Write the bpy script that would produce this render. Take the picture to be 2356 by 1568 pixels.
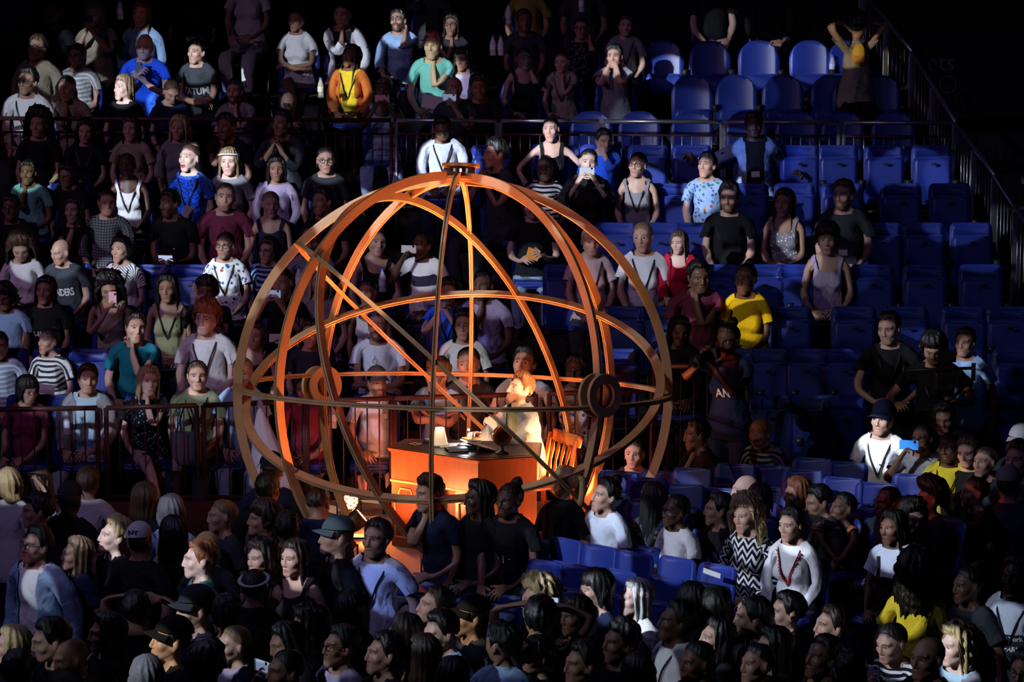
import bpy, bmesh, math, random
import numpy as np
from mathutils import Vector, Matrix, kdtree
PI = math.pi
for o in list(bpy.data.objects): bpy.data.objects.remove(o)
SC = bpy.context.scene; COL = SC.collection
# ------------------------------------------------------------------ camera
F_PX = 6600.; P0 = math.radians(9.5) - math.atan(113/F_PX); CX, CY, CZ = .453, -22*math.cos(math.radians(9.5)), 1.21 + 22*math.sin(math.radians(9.5))
cd = bpy.data.cameras.new('camera'); cam = bpy.data.objects.new('camera', cd); COL.objects.link(cam); SC.camera = cam
cam.location = (CX, CY, CZ); cam.rotation_euler = (PI/2 - P0, 0, 0); cd.sensor_width = 36; cd.lens = F_PX*36/2356; cd.clip_end = 200
cd.dof.use_dof = True; cd.dof.focus_distance = 21.9; cd.dof.aperture_fstop = 8.0
def ray(px, py):
    u = (px - 1178)/F_PX; v = (py - 784)/F_PX
    return np.array([u, math.cos(P0) - v*math.sin(P0), -math.sin(P0) - v*math.cos(P0)])
CAM = np.array([CX, CY, CZ])
def at(px, py, Y): d = ray(px, py); return CAM + (Y - CY)/d[1]*d          # the point on the depth plane y = Y
def atz(px, py, z): d = ray(px, py); return CAM + (z - CZ)/d[2]*d         # the point on the level z
def px_per_m(p): r = np.array(p) - CAM; return F_PX/(r[1]*math.cos(P0) - r[2]*math.sin(P0))
# ------------------------------------------------------------------ world, washes from the lighting rig, exposure
W = bpy.data.worlds.new('arena_dark'); SC.world = W; W.use_nodes = True
W.node_tree.nodes['Background'].inputs[0].default_value = (.10, .10, .42, 1); W.node_tree.nodes['Background'].inputs[1].default_value = .013
SC.view_settings.view_transform = 'Standard'; SC.view_settings.look = 'None'; SC.view_settings.exposure = 0; SC.view_settings.gamma = 1; SC.view_settings.use_curve_mapping = False
SC.cycles.max_bounces = 4; SC.cycles.diffuse_bounces = 2; SC.cycles.glossy_bounces = 2; SC.cycles.transmission_bounces = 3; SC.cycles.transparent_max_bounces = 6
def spot(name, loc, tgt, size, E, col, blend=.25, rad=.05):
    """a stage lamp; E is the irradiance it lays on its target"""
    l = bpy.data.lights.new(name, 'SPOT'); o = bpy.data.objects.new(name, l); COL.objects.link(o); loc = Vector(loc); d = Vector(tgt) - loc
    o.location = loc; o.rotation_euler = d.to_track_quat('-Z', 'Y').to_euler(); l.spot_size = max(.004, 2*math.atan(size/d.length)); l.spot_blend = blend; l.shadow_soft_size = rad
    l.color = col; l.energy = E*4*PI*d.length_squared; return o
spot('wash_lamp', (-13, -8, 10), (-2.2, 6, 2), 4.8, .34, (.74, .42, .72), .8, .4)       # dull red-violet wash over the left stand
spot('wash_lamp', (-9, -14, 10), (1.5, 4, 1), 7.5, .15, (.62, .45, 1), .8, .4)        # violet wash over everything
spot('wash_lamp', (8, -15, 11), (3.6, 6.5, 2), 4.0, .05, (.34, .36, 1), .8, .4)       # blue wash over the empty seats on the right
spot('wash_lamp', (-6, -4, 9), (0, -4, 0), 5.5, .32, (.52, .52, 1), .8, .4)           # dim violet on the standing crowd
spot('wash_lamp', (-11, -11, 9), (0, 0, 1.6), 2.3, .36, (.92, 1, .62), .5, .1)        # pale light on the globe
for x, y, Y, r, E in ((1740, 130, 9.9, 75, .5), (1870, 125, 9.9, 70, .45), (1700, 205, 9.0, 60, .2), (1925, 380, 7.5, 80, .30), (2080, 400, 7.3, 75, .38), (2170, 400, 7.2, 60, .34), (1840, 450, 6.6, 60, .4), (2200, 500, 5.8, 70, .28), (1490, 520, 5.8, 90, .4), (1765, 620, 4.9, 55, .42), (1850, 600, 4.9, 45, .4),
                     (1450, 760, 3.2, 85, .55), (1980, 760, 3.3, 60, .30), (2250, 560, 5.0, 70, .25), (1420, 300, 7.9, 160, .22), (1600, 320, 7.6, 60, .4), (200, 840, 3.0, 45, .45), (2290, 830, 2.3, 60, .35), (440, 620, 4.6, 60, .4), (1300, 1270, -1.8, 60, .5), (1400, 1290, -2.0, 70, .45), (1560, 1320, -2.4, 75, .55), (1650, 1330, -2.7, 60, .5), (1240, 1340, -2.3, 60, .2), (1950, 1110, -.6, 80, .4), (2120, 1110, -.6, 50, .4), (1525, 1120, -.3, 40, .3), (625, 1040, 1.7, 95, .16), (1190, 770, 2.8, 55, .05), (945, 535, 4.9, 45, .06), (500, 190, 8.4, 45, .05)):  # last beams in the list are added to bring out sack and steps
    p = at(x, y, Y); spot('beam_lamp', (-11.5, -12.5, 8.6), p, r/px_per_m(p), E*5.2, (.72, .80, 1.), .25, .02)
# ------------------------------------------------------------------ implicit surfaces
class Grid:
    def __init__(s, xs, ys, zs):
        s.a = [np.asarray(v, np.float32) for v in (xs, ys, zs)]
        s.F = np.full([len(v) for v in s.a], 1.0, np.float32)
    def sl(s, lo, hi):
        r = []
        for a, l, h in zip(s.a, lo, hi):
            i0 = max(0, np.searchsorted(a, l) - 1); i1 = min(len(a), np.searchsorted(a, h) + 1)
            r.append(slice(i0, i1))
        return tuple(r)
    def pts(s, sl):
        return (s.a[0][sl[0]][:, None, None], s.a[1][sl[1]][None, :, None], s.a[2][sl[2]][None, None, :])
    def put(s, sl, d, k, sub=False):
        f = s.F[sl]
        if f.size == 0: return
        if sub:
            h = np.clip(.5 - .5*(f + d)/k, 0, 1); s.F[sl] = f*(1 - h) - d*h + k*h*(1 - h)
        else:
            h = np.clip(.5 + .5*(d - f)/k, 0, 1); s.F[sl] = d*(1 - h) + f*h - k*h*(1 - h)
    def cone(s, a, b, ra, rb, k=.02):
        a = np.array(a, np.float32); b = np.array(b, np.float32); m = max(ra, rb) + k + .03
        sl = s.sl(np.minimum(a, b) - m, np.maximum(a, b) + m); x, y, z = s.pts(sl)
        ba = b - a; px, py, pz = x - a[0], y - a[1], z - a[2]
        t = np.clip((px*ba[0] + py*ba[1] + pz*ba[2])/max(float(ba @ ba), 1e-9), 0, 1)
        d = np.sqrt((px - t*ba[0])**2 + (py - t*ba[1])**2 + (pz - t*ba[2])**2) - (ra + (rb - ra)*t)
        s.put(sl, d, k)
    def ell(s, c, r, k=.02, sub=False):
        c = np.array(c, np.float32); r = np.array(r, np.float32); m = r + k + .03
        sl = s.sl(c - m, c + m); x, y, z = s.pts(sl)
        px, py, pz = x - c[0], y - c[1], z - c[2]
        k0 = np.sqrt((px/r[0])**2 + (py/r[1])**2 + (pz/r[2])**2)
        k1 = np.sqrt((px/r[0]**2)**2 + (py/r[1]**2)**2 + (pz/r[2]**2)**2) + 1e-6
        s.put(sl, k0*(k0 - 1)/k1, k, sub)
    def mesh(s):
        F = s.F; ins = F < 0; n = F.shape
        A = np.meshgrid(*s.a, indexing='ij')
        cs = tuple(v - 1 for v in n)
        acc = np.zeros(cs + (3,), np.float32); cnt = np.zeros(cs, np.float32)
        edges = []
        for ax in range(3):
            s0 = [slice(None)]*3; s1 = [slice(None)]*3; s0[ax] = slice(0, -1); s1[ax] = slice(1, None)
            a = F[tuple(s0)]; b = F[tuple(s1)]; ch = (a < 0) != (b < 0)
            idx = np.argwhere(ch); av = a[ch]; bv = b[ch]; t = av/(av - bv)
            P = np.stack([A[q][tuple(s0)][ch] for q in range(3)], 1); e0 = s.a[ax][idx[:, ax]]; e1 = s.a[ax][idx[:, ax] + 1]
            P[:, ax] = e0 + t*(e1 - e0)
            o = [q for q in range(3) if q != ax]
            for d0 in (0, -1):
                for d1 in (0, -1):
                    j = idx.copy(); j[:, o[0]] += d0; j[:, o[1]] += d1
                    ok = np.all((j >= 0) & (j < np.array(cs)), 1); j = j[ok]
                    np.add.at(acc, (j[:, 0], j[:, 1], j[:, 2]), P[ok]); np.add.at(cnt, (j[:, 0], j[:, 1], j[:, 2]), 1)
            edges.append((ax, idx, av < 0))
        m = cnt > 0; num = np.full(cs, -1, np.int64); num[m] = np.arange(m.sum())
        V = acc[m]/cnt[m][:, None]; Q = []
        for ax, idx, neg in edges:
            o = [q for q in range(3) if q != ax]
            if ax == 1: o = o[::-1]
            ok = np.all(((idx > 0) & (idx < np.array(cs))) | (np.arange(3) == ax), 1); idx = idx[ok]; neg = neg[ok]
            def c(d0, d1):
                j = idx.copy(); j[:, o[0]] += d0; j[:, o[1]] += d1
                j = np.minimum(j, np.array(cs) - 1); return num[j[:, 0], j[:, 1], j[:, 2]]
            q = np.stack([c(-1, -1), c(0, -1), c(0, 0), c(-1, 0)], 1)
            q[~neg] = q[~neg][:, ::-1]
            Q.append(q)
        Q = np.concatenate(Q); Q = Q[(Q >= 0).all(1)]
        return V, Q
def decimate(V, Q, ratio, wt=None):
    me = bpy.data.meshes.new('tmp'); me.from_pydata(V.tolist(), [], Q.tolist())
    ob = bpy.data.objects.new('tmp', me); bpy.context.scene.collection.objects.link(ob)
    md = ob.modifiers.new('d', 'DECIMATE'); md.ratio = ratio; md.use_collapse_triangulate = True
    if wt is not None:
        vg = ob.vertex_groups.new(name='w')
        for w in np.unique(wt): vg.add(np.nonzero(wt == w)[0].tolist(), float(w), 'REPLACE')
        md.vertex_group = 'w'; md.vertex_group_factor = 1.0
    dg = bpy.context.evaluated_depsgraph_get(); ev = ob.evaluated_get(dg); m2 = ev.to_mesh()
    v = np.empty(len(m2.vertices)*3, np.float32); m2.vertices.foreach_get('co', v)
    m2.calc_loop_triangles(); t = np.empty(len(m2.loop_triangles)*3, np.int32); m2.loop_triangles.foreach_get('vertices', t)
    ev.to_mesh_clear(); bpy.data.objects.remove(ob); bpy.data.meshes.remove(me)
    return v.reshape(-1, 3), t.reshape(-1, 3)
def smooth_attr(n, T, X, it, lam=.5, mask=None):
    e = np.concatenate([T[:, [0, 1]], T[:, [1, 2]], T[:, [2, 0]]]); e = np.concatenate([e, e[:, ::-1]])
    deg = np.bincount(e[:, 0], minlength=n).astype(np.float32)[:, None] + 1e-9
    for _ in range(it):
        S = np.zeros_like(X); np.add.at(S, e[:, 0], X[e[:, 1]])
        Y = X + lam*(S/deg - X)
        X = Y if mask is None else np.where(mask[:, None], Y, X)
    return X
# ------------------------------------------------------------------ skeleton (rest: arms straight out, facing -Y)
def skeleton(fem):
    J = {}
    J['pelvis'] = (0, 0, .96); J['spine'] = (0, .01, 1.08); J['chest'] = (0, .01, 1.24); J['neck'] = (0, .02, 1.48); J['head'] = (0, .005, 1.565)
    sx = .150 if fem else .168
    for s, n in ((1, 'L'), (-1, 'R')):
        J['clav' + n] = (s*.03, .01, 1.42); J['upper' + n] = (s*sx, .012, 1.425); J['fore' + n] = (s*(sx + .28), .012, 1.425); J['hand' + n] = (s*(sx + .525), .012, 1.425)
        hx = sx + .525
        for i, (y, l0, x0) in enumerate(((-.033, .037, .088), (-.0105, .042, .092), (.0115, .038, .089), (.032, .030, .081))):
            J['f%da' % i + n] = (s*(hx + x0), .012 + y, 1.425); J['f%db' % i + n] = (s*(hx + x0 + l0), .012 + y*1.12, 1.423)
        J['tha' + n] = (s*(hx + .028), -.016, 1.418); J['thb' + n] = (s*(hx + .062), -.048, 1.412)
        J['thigh' + n] = (s*.092, 0, .92); J['shin' + n] = (s*.10, -.005, .49); J['foot' + n] = (s*.105, .018, .085)
    return {k: np.array(v, np.float32) for k, v in J.items()}
PAR = {'spine': 'pelvis', 'chest': 'spine', 'neck': 'chest', 'head': 'neck'}
for n in 'LR':
    PAR.update({'clav'+n: 'chest', 'upper'+n: 'clav'+n, 'fore'+n: 'upper'+n, 'hand'+n: 'fore'+n, 'thigh'+n: 'pelvis', 'shin'+n: 'thigh'+n, 'foot'+n: 'shin'+n, 'tha'+n: 'hand'+n, 'thb'+n: 'tha'+n})
    for i in range(4): PAR['f%da' % i + n] = 'hand'+n; PAR['f%db' % i + n] = 'f%da' % i + n
def seg(lo, hi, st): return list(np.arange(lo, hi, st))
def body_prims(g, J, fem, o=0., hands=True, head=True):
    """the body as smooth-blended solids; o grows it (for garments)"""
    C, E = g.cone, g.ell; kb = .035 + o
    if fem:
        E((0, .005, 1.315), (.142 + o, .098 + o, .165 + o), kb); E((0, 0, 1.12), (.125 + o, .09 + o, .13 + o), kb); E((0, .012, .96), (.165 + o, .118 + o, .125 + o), kb)
        for s in (1, -1): E((s*.068, -.075, 1.275), (.062 + o*.6, .052 + o*.6, .058 + o*.6), .03)
    else:
        E((0, .005, 1.315), (.155 + o, .113 + o, .175 + o), kb); E((0, 0, 1.11), (.148 + o, .104 + o, .14 + o), kb); E((0, .01, .96), (.162 + o, .116 + o, .12 + o), kb)
    for s, n in ((1, 'L'), (-1, 'R')):
        u, f, h = J['upper'+n], J['fore'+n], J['hand'+n]; m = .86 if fem else 1.
        C((s*.06, .015, 1.435), u, .058*m + o, .056*m + o, kb); C((s*.03, .025, 1.50), (s*.14, .015, 1.445), .042 + o*.7, .042*m + o*.7, kb)
        C(u, f, .05*m + o, .040*m + o, .025); C(f, h + np.array([-s*.0, 0, 0]), .041*m + o, .026*m + o, .018)
        t, k_, a = J['thigh'+n], J['shin'+n], J['foot'+n]
        C(t + np.array([0, 0, .01]), k_, .088 + o, .056 + o, .02 + o*.3); C(k_, a, .055 + o, .036 + o, .02); C(k_ + np.array([0, .018, -.03]), a + np.array([0, .006, .2]), .05 + o*.5, .038 + o*.5, .03)
        C(a + np.array([0, .02, -.04]), a + np.array([s*.012, -.15, -.06]), .040, .027, .02); C(a + np.array([s*.01, -.08, -.05]), a + np.array([s*.012, -.17, -.062]), .037, .026, .02)
        if hands:
            q = .92 if fem else 1.
            for y0, y1 in ((-.030, -.031), (-.010, -.0105), (.010, .0115), (.028, .030)):
                C(h + np.array([s*.012, y0*.75, 0]), h + np.array([s*.082, y1, .0]), .0155*q, .0115*q, .012)
            for i in range(4):
                A, B = J['f%da' % i + n], J['f%db' % i + n]; D = B + (B - A)*(.85 if i < 3 else .75) + np.array([0, 0, -.004])
                C(A, B, .0098*q, .0088*q, .004); C(B, D, .0086*q, .0070*q, .003)
            A, B = J['tha'+n], J['thb'+n]
            C(A, B, .0165*q, .0115*q, .01); C(B, B + (B - A)*.62, .0105*q, .0085*q, .003)
    if head:
        C((0, .022, 1.44), (0, .006, 1.60), (.052 if fem else .060), (.046 if fem else .054), .03)
        E((0, .014, 1.672), (.076, .097, .088), .02); E((0, -.026, 1.622), (.060, .072, .080), .03)
        jw = .044 if fem else .052
        for s in (1, -1):
            C((s*jw, .0, 1.598), (s*.020, -.080, 1.554), .022, .017 if fem else .020, .02)
            E((s*.042, -.062, 1.622), (.021, .022, .018), .025)
            C((s*.012, -.088, 1.672), (s*.046, -.069, 1.675), .010 if fem else .0125, .009, .016)
            E((s*.0800, .012, 1.638), (.0095, .021, .032), .006)
            E((s*.0885, .004, 1.640), (.006, .011, .019), .004, True)
        E((0, -.086, 1.552), (.020, .017, .017), .02); E((0, -.076, 1.582), (.032, .026, .03), .02)
        C((0, -.092, 1.668), (0, -.108 if fem else -.112, 1.619), .0085, .0115, .012)
        for s in (1, -1): E((s*.0115, -.099, 1.612), (.0085, .010, .0075), .008)
        for s in (1, -1):
            E((s*.032, -.103, 1.6515), (.0175, .022, .0092), .008, True)
            C((s*.018, -.0875, 1.6600), (s*.046, -.0765, 1.6585), .0040, .0040, .006); C((s*.020, -.0850, 1.6435), (s*.044, -.0765, 1.6440), .0035, .0035, .006)
        C((-.020, -.0935, 1.5865), (.020, -.0935, 1.5865), .0050, .0050, .005); E((0, -.1005, 1.5885), (.015, .008, .0058), .006)
        C((-.014, -.0975, 1.5755), (.014, -.0975, 1.5755), .0070, .0070, .005)
        E((0, -.1075, 1.5818), (.020, .010, .0018), .003, True)
class Tmpl: pass
def bone_segments(J):
    S = {}
    ends = {'pelvis': (0, .01, 1.06), 'spine': (0, .01, 1.22), 'chest': (0, .015, 1.44), 'neck': (0, .01, 1.55), 'head': (0, -.02, 1.72)}
    for n in 'LR':
        s = 1 if n == 'L' else -1
        ends['clav'+n] = J['upper'+n] + np.array([-s*.03, 0, 0]); ends['upper'+n] = J['fore'+n]; ends['fore'+n] = J['hand'+n]; ends['hand'+n] = J['f1a'+n]
        ends['thigh'+n] = J['shin'+n]; ends['shin'+n] = J['foot'+n]; ends['foot'+n] = J['foot'+n] + np.array([0, -.15, -.06])
        for i in range(4): ends['f%da' % i + n] = J['f%db' % i + n]; ends['f%db' % i + n] = J['f%db' % i + n]*1.9 - J['f%da' % i + n]*.9
        ends['tha'+n] = J['thb'+n]; ends['thb'+n] = J['thb'+n]*1.7 - J['tha'+n]*.7
    for b in J: S[b] = (J[b], np.array(ends[b], np.float32))
    return S
RAD = {'pelvis': .12, 'spine': .12, 'chest': .13, 'neck': .055, 'head': .09}
def weights(V, T, J, names, sm=4):
    S = bone_segments(J); W = np.zeros((len(V), len(names)), np.float32)
    for i, b in enumerate(names):
        a, e = S[b]; ba = e - a; t = np.clip(((V - a) @ ba)/(ba @ ba), 0, 1)
        d = np.linalg.norm(V - a - t[:, None]*ba, axis=1)
        r = RAD.get(b, .08 if b[:5] == 'thigh' else .05 if b[:4] in ('shin', 'uppe', 'clav', 'foot') else .035 if b[:4] in ('fore', 'hand') else .009)
        d = d/r
        if b[-1] == 'L' : d = d + 50*np.clip(-V[:, 0] - .0, 0, 1)/.1
        if b[-1] == 'R' : d = d + 50*np.clip(V[:, 0] - .0, 0, 1)/.1
        if b[:5] in ('thigh',): d = d + 20*np.clip(V[:, 2] - .95, 0, 1)/.1
        W[:, i] = 1/(d + .02)**6
    for i, b in enumerate(names):
        if b in ('chest', 'spine', 'pelvis'): W[:, i] *= (np.abs(V[:, 0]) < .2)
        if b[:4] in ('uppe', 'fore', 'hand') : W[:, i] *= np.clip((np.abs(V[:, 0]) - .10)/.05, 0, 1)*(V[:, 2] > 1.30)
        if b == 'head': W[:, i] *= (V[:, 2] > 1.50)
    W /= W.sum(1, keepdims=True); W = smooth_attr(len(V), T, W, sm, .6); W[W < .02] = 0; W /= W.sum(1, keepdims=True)
    return W
def make_template(fem):
    t = Tmpl(); t.fem = fem; t.J = J = skeleton(fem); t.names = list(J.keys()); hx = float(J['handL'][0])
    xs = seg(.0, .10, .0045) + seg(.10, hx - .03, .012) + seg(hx - .03, hx + .21, .0042); xs = [-v for v in xs[:0:-1]] + xs
    ys = seg(-.22, -.13, .01) + seg(-.13, .13, .0045) + seg(.13, .17, .01)
    zs = seg(-.02, 1.36, .014) + seg(1.36, 1.78, .0045)
    g = Grid(xs, ys, zs); body_prims(g, J, fem); V, Q = g.mesh()
    wt = np.ones(len(V)); wt[(V[:, 2] > 1.53) & (V[:, 1] < -.045)] = .30; wt[np.abs(V[:, 0]) > hx - .01] = .8
    t.V, t.T = decimate(V, Q, .050, wt)
    t.W = weights(t.V, t.T, J, t.names)
    # garments, from the same solids grown outwards
    o = .013
    xs = seg(0, hx, .024); xs = [-v for v in xs[:0:-1]] + xs
    g = Grid(xs, seg(-.24, .22, .024), seg(.70, 1.56, .024)); body_prims(g, J, fem, o, False, False)
    C, E = g.cone, g.ell
    for s, n in ((1, 'L'), (-1, 'R')):
        u, f, h = J['upper'+n], J['fore'+n], J['hand'+n]
        C(u, f, .066 if not fem else .056, .060 if not fem else .05, .03); C(f, h, .060 if not fem else .05, .044, .02)
    E((0, 0, 1.05), (.172 if not fem else .158, .128, .16), .05); E((0, .0, .92), (.178, .134, .13), .05); C((0, .022, 1.45), (0, .01, 1.56), .068, .06, .04)
    V, Q = g.mesh(); t.shirt = cut_build(V, Q, .5)
    g = Grid(seg(-.3, .3, .025), seg(-.24, .22, .025), seg(-.03, 1.12, .025)); body_prims(g, J, fem, .012, False, False)
    for s, n in ((1, 'L'), (-1, 'R')):
        a = J['foot'+n]; g.cone(J['shin'+n], a, .070, .062, .03)
    V, Q = g.mesh(); t.trou = cut_build(V, Q, .5)
    kd = kdtree.KDTree(len(t.V))
    for i, v in enumerate(t.V): kd.insert(v, i)
    kd.balance(); t.kd = kd; t.gar = {}
    return t
def cut_build(V, Q, ratio):
    return decimate(V, Q, ratio)
def garment(t, kind):
    """kind -> (V, T, W) cut cleanly out of the base shirt / trousers"""
    if kind in t.gar: return t.gar[kind]
    base = t.trou if kind in ('trousers', 'shorts', 'skirt') else t.shirt
    bm = bmesh.new(); vs = [bm.verts.new(v) for v in base[0]]
    for f in base[1]:
        try: bm.faces.new([vs[i] for i in f])
        except ValueError: pass
    def cut(co, no):
        bmesh.ops.bisect_plane(bm, geom=bm.verts[:] + bm.edges[:] + bm.faces[:], plane_co=co, plane_no=no, clear_outer=True)
    ux = float(t.J['upperL'][0])
    if kind == 'trousers': cut((0, 0, 1.03), (0, 0, 1)); cut((0, 0, .075), (0, 0, -1))
    elif kind == 'shorts': cut((0, 0, 1.03), (0, 0, 1)); cut((0, 0, .56), (0, 0, -1))
    else:
        sl = {'tee': ux + .17, 'long': ux + .53, 'tank': ux - .025, 'jacket': ux + .52, 'rolled': ux + .33}[kind]
        cut((sl, 0, 0), (1, 0, 0)); cut((-sl, 0, 0), (-1, 0, 0)); cut((0, 0, .86 if kind != 'tank' else .9), (0, 0, -1))
        d, hw, sl2 = {'tank': (.055, .088, -.75), 'jacket': (-.005, .10, -.5)}.get(kind, (-.020, .074, -.42))
        co, no = Vector((0, -.04, 1.478 - d)), Vector((0, sl2, 1))
        allg = lambda: bm.verts[:] + bm.edges[:] + bm.faces[:]
        for c, n_ in ((co, no), (Vector((hw, 0, 0)), Vector((1, 0, 0))), (Vector((-hw, 0, 0)), Vector((1, 0, 0)))): bmesh.ops.bisect_plane(bm, geom=allg(), plane_co=c, plane_no=n_)
        kill = [f for f in bm.faces if abs(f.calc_center_median().x) < hw and (f.calc_center_median() - co).dot(no) > 0 and f.calc_center_median().z > 1.2]
        if kind == 'jacket':
            for sx in (.085, -.085): bmesh.ops.bisect_plane(bm, geom=allg(), plane_co=(sx, 0, 0), plane_no=(1, 0, 0))
            kill = [f for f in bm.faces if f.is_valid and ((abs(f.calc_center_median().x) < .085 and f.calc_center_median().y < -.02) or (abs(f.calc_center_median().x) < hw and (f.calc_center_median() - co).dot(no) > 0 and f.calc_center_median().z > 1.2))]
        bmesh.ops.delete(bm, geom=kill, context='FACES')
    bmesh.ops.triangulate(bm, faces=bm.faces[:]); bmesh.ops.remove_doubles(bm, verts=bm.verts[:], dist=.002)
    bm.verts.index_update(); V = np.array([v.co[:] for v in bm.verts], np.float32); T = np.array([[v.index for v in f.verts] for f in bm.faces if len(f.verts) == 3], np.int32); bm.free()
    W = np.zeros((len(V), len(t.names)), np.float32)
    for i, v in enumerate(V):
        for co, j, d in t.kd.find_n(v, 6): W[i] += t.W[j]/(d + .01)
    W /= W.sum(1, keepdims=True); W = smooth_attr(len(V), T, W, 5, .6)
    t.gar[kind] = (V, T, W); return t.gar[kind]
# ------------------------------------------------------------------ posing
def rot(ax, a):
    return np.array(Matrix.Rotation(a, 3, Vector(ax)), np.float32)
def nrm(v):
    v = np.asarray(v, np.float32); return v/(np.linalg.norm(v) + 1e-9)
def frame(d, h):
    d = nrm(d); h = nrm(h - d*(h @ d)); return np.stack([d, h, np.cross(d, h)], 1)
def ik(a, b, l1, l2, pole):
    v = b - a; L = min(np.linalg.norm(v), (l1 + l2)*.995); d = nrm(v); L = max(L, abs(l1 - l2) + .03)
    c = (l1*l1 + L*L - l2*l2)/(2*l1*L); s = math.sqrt(max(0, 1 - c*c)); p = nrm(pole - d*(pole @ d))
    e = a + d*(l1*c) + p*(l1*s); return e, a + d*L
HEADK = 1.055
def pose(t, hip, yaw=0, lean=0, twist=0, side=0, hy=0, hp=0, hr=0, sit=1, arms=None, legs=None, curl=(.5, .5), scale=1.):
    """yaw about Z (0 faces -Y; positive turns to +X), angles in degrees; hy/hp are the head's world yaw and pitch.  hip in world. arms: per side (target, pole, pron) in body space metres"""
    r = math.radians; J = t.J; G = {}
    def setb(b, R, p): G[b] = (R, p - R @ J[b])
    P = {}
    Rp = rot((1, 0, 0), r(10 if sit else 0)*0 + r(lean*.25)); P['pelvis'] = np.array([0, 0, 0], np.float32) + J['pelvis']; setb('pelvis', Rp, P['pelvis'])
    def child(b, R):
        pr, po = G[PAR[b]]; P[b] = pr @ J[b] + po; setb(b, R, P[b])
    tw = lambda k: rot((0, 0, 1), r(twist*k))
    R1 = tw(.4) @ rot((0, 1, 0), r(side*.5)) @ rot((1, 0, 0), r(lean*.65)); child('spine', R1)
    R2 = tw(1.) @ rot((0, 1, 0), r(side)) @ rot((1, 0, 0), r(lean)); child('chest', R2)
    Rh = rot((0, 0, 1), r(hy - yaw)) @ rot((1, 0, 0), r(hp)) @ rot((0, 1, 0), r(hr))
    q1 = Matrix(R2.tolist()).to_quaternion(); q2 = Matrix(Rh.tolist()).to_quaternion()
    child('neck', np.array(q1.slerp(q2, .5).to_matrix(), np.float32)); child('head', Rh*HEADK)
    for n, s in (('L', 1), ('R', -1)):
        tgt, pole, pron = arms[n]; tgt = np.array(tgt, np.float32); pole = np.array(pole, np.float32)
        l1 = np.linalg.norm(J['fore'+n] - J['upper'+n]); l2 = np.linalg.norm(J['hand'+n] - J['fore'+n])
        child('clav'+n, R2); pr, po = G['clav'+n]; up = pr @ J['upper'+n] + po
        lift = np.clip((tgt[2] - up[2] + .1)/.5, -.2, .6)*14 - 4
        child('clav'+n, R2 @ rot((0, 1, 0), r(-s*lift))); pr, po = G['clav'+n]; up = pr @ J['upper'+n] + po
        e, w = ik(up, tgt, l1, l2, pole); du, df = nrm(e - up), nrm(w - e)
        h = np.cross(du, df)
        if np.linalg.norm(h) < .08: h = np.cross(du, np.array([0, -1, 0]))
        h = nrm(h)*s; a0 = np.array([s, 0, 0]); h0 = np.array([0, 0, -1.])
        F0 = frame(a0, h0); Ru = frame(du, h) @ F0.T; Rf = frame(df, h) @ F0.T
        P['upper'+n] = up; setb('upper'+n, Ru, up); P['fore'+n] = e; setb('fore'+n, rot(df, r(pron*.5*s)) @ Rf, e)
        Rw = rot(df, r(pron*s)) @ Rf; P['hand'+n] = w; setb('hand'+n, Rw, w)
        c = curl[0 if n == 'L' else 1]
        for i in range(4):
            ca = c*(1.0 + .12*i); child('f%da' % i + n, Rw @ rot((0, 1, 0), s*ca*1.1)); child('f%db' % i + n, Rw @ rot((0, 1, 0), s*(ca*2.3)))
        child('tha'+n, Rw @ rot((1, 0, 0), -.35*c) @ rot((0, 0, 1), -s*.1)); child('thb'+n, Rw @ rot((1, 0, 0), -.35*c) @ rot((0, 0, 1), s*.5*c))
        # legs
        ft, kp = legs[n]; ft = np.array(ft, np.float32); kp = np.array(kp, np.float32)
        pr, po = G['pelvis']; hp_ = pr @ J['thigh'+n] + po
        l1 = np.linalg.norm(J['shin'+n] - J['thigh'+n]); l2 = np.linalg.norm(J['foot'+n] - J['shin'+n])
        e, w = ik(hp_, ft, l1, l2, kp); du, df = nrm(e - hp_), nrm(w - e); d0 = nrm(J['shin'+n] - J['thigh'+n]); d1 = nrm(J['foot'+n] - J['shin'+n])
        h = np.cross(du, df)
        if np.linalg.norm(h) < .08: h = np.array([-1., 0, 0])
        h = nrm(h); 
        if h[0] > .3: h = -h
        h0 = np.array([-1., 0, 0]); P['thigh'+n] = hp_
        setb('thigh'+n, frame(du, h) @ frame(d0, h0).T, hp_); setb('shin'+n, frame(df, h) @ frame(d1, h0).T, e)
        yw = math.atan2(-h[1], -h[0]); setb('foot'+n, rot((0, 0, 1), yw*.8), w)
    # body space (pelvis at J.pelvis) -> world
    Y = rot((0, 0, 1), r(yaw)); hip = np.array(hip, np.float32)
    out = {}
    for b, (R, p) in G.items(): out[b] = (Y @ R*scale, Y @ (p - J['pelvis'])*scale + hip)
    return out
def skin(t, G, V, W):
    O = np.zeros_like(V)
    for i, b in enumerate(t.names):
        w = W[:, i]; k = np.nonzero(w > 0)[0]
        if len(k): R, p = G[b]; O[k] += w[k, None]*(V[k] @ R.T + p)
    return O
def to_mesh(name, V, T, smooth=True):
    me = bpy.data.meshes.new(name); nv, nt = len(V), len(T)
    me.vertices.add(nv); me.vertices.foreach_set('co', np.ascontiguousarray(V, np.float32).ravel())
    me.loops.add(nt*3); me.loops.foreach_set('vertex_index', np.ascontiguousarray(T, np.int32).ravel())
    me.polygons.add(nt); me.polygons.foreach_set('loop_start', np.arange(0, nt*3, 3, dtype=np.int32))
    try: me.polygons.foreach_set('loop_total', np.full(nt, 3, np.int32))
    except Exception: pass
    me.update(calc_edges=True)
    me.polygons.foreach_set('use_smooth', np.full(nt, bool(smooth)))
    return me
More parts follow.
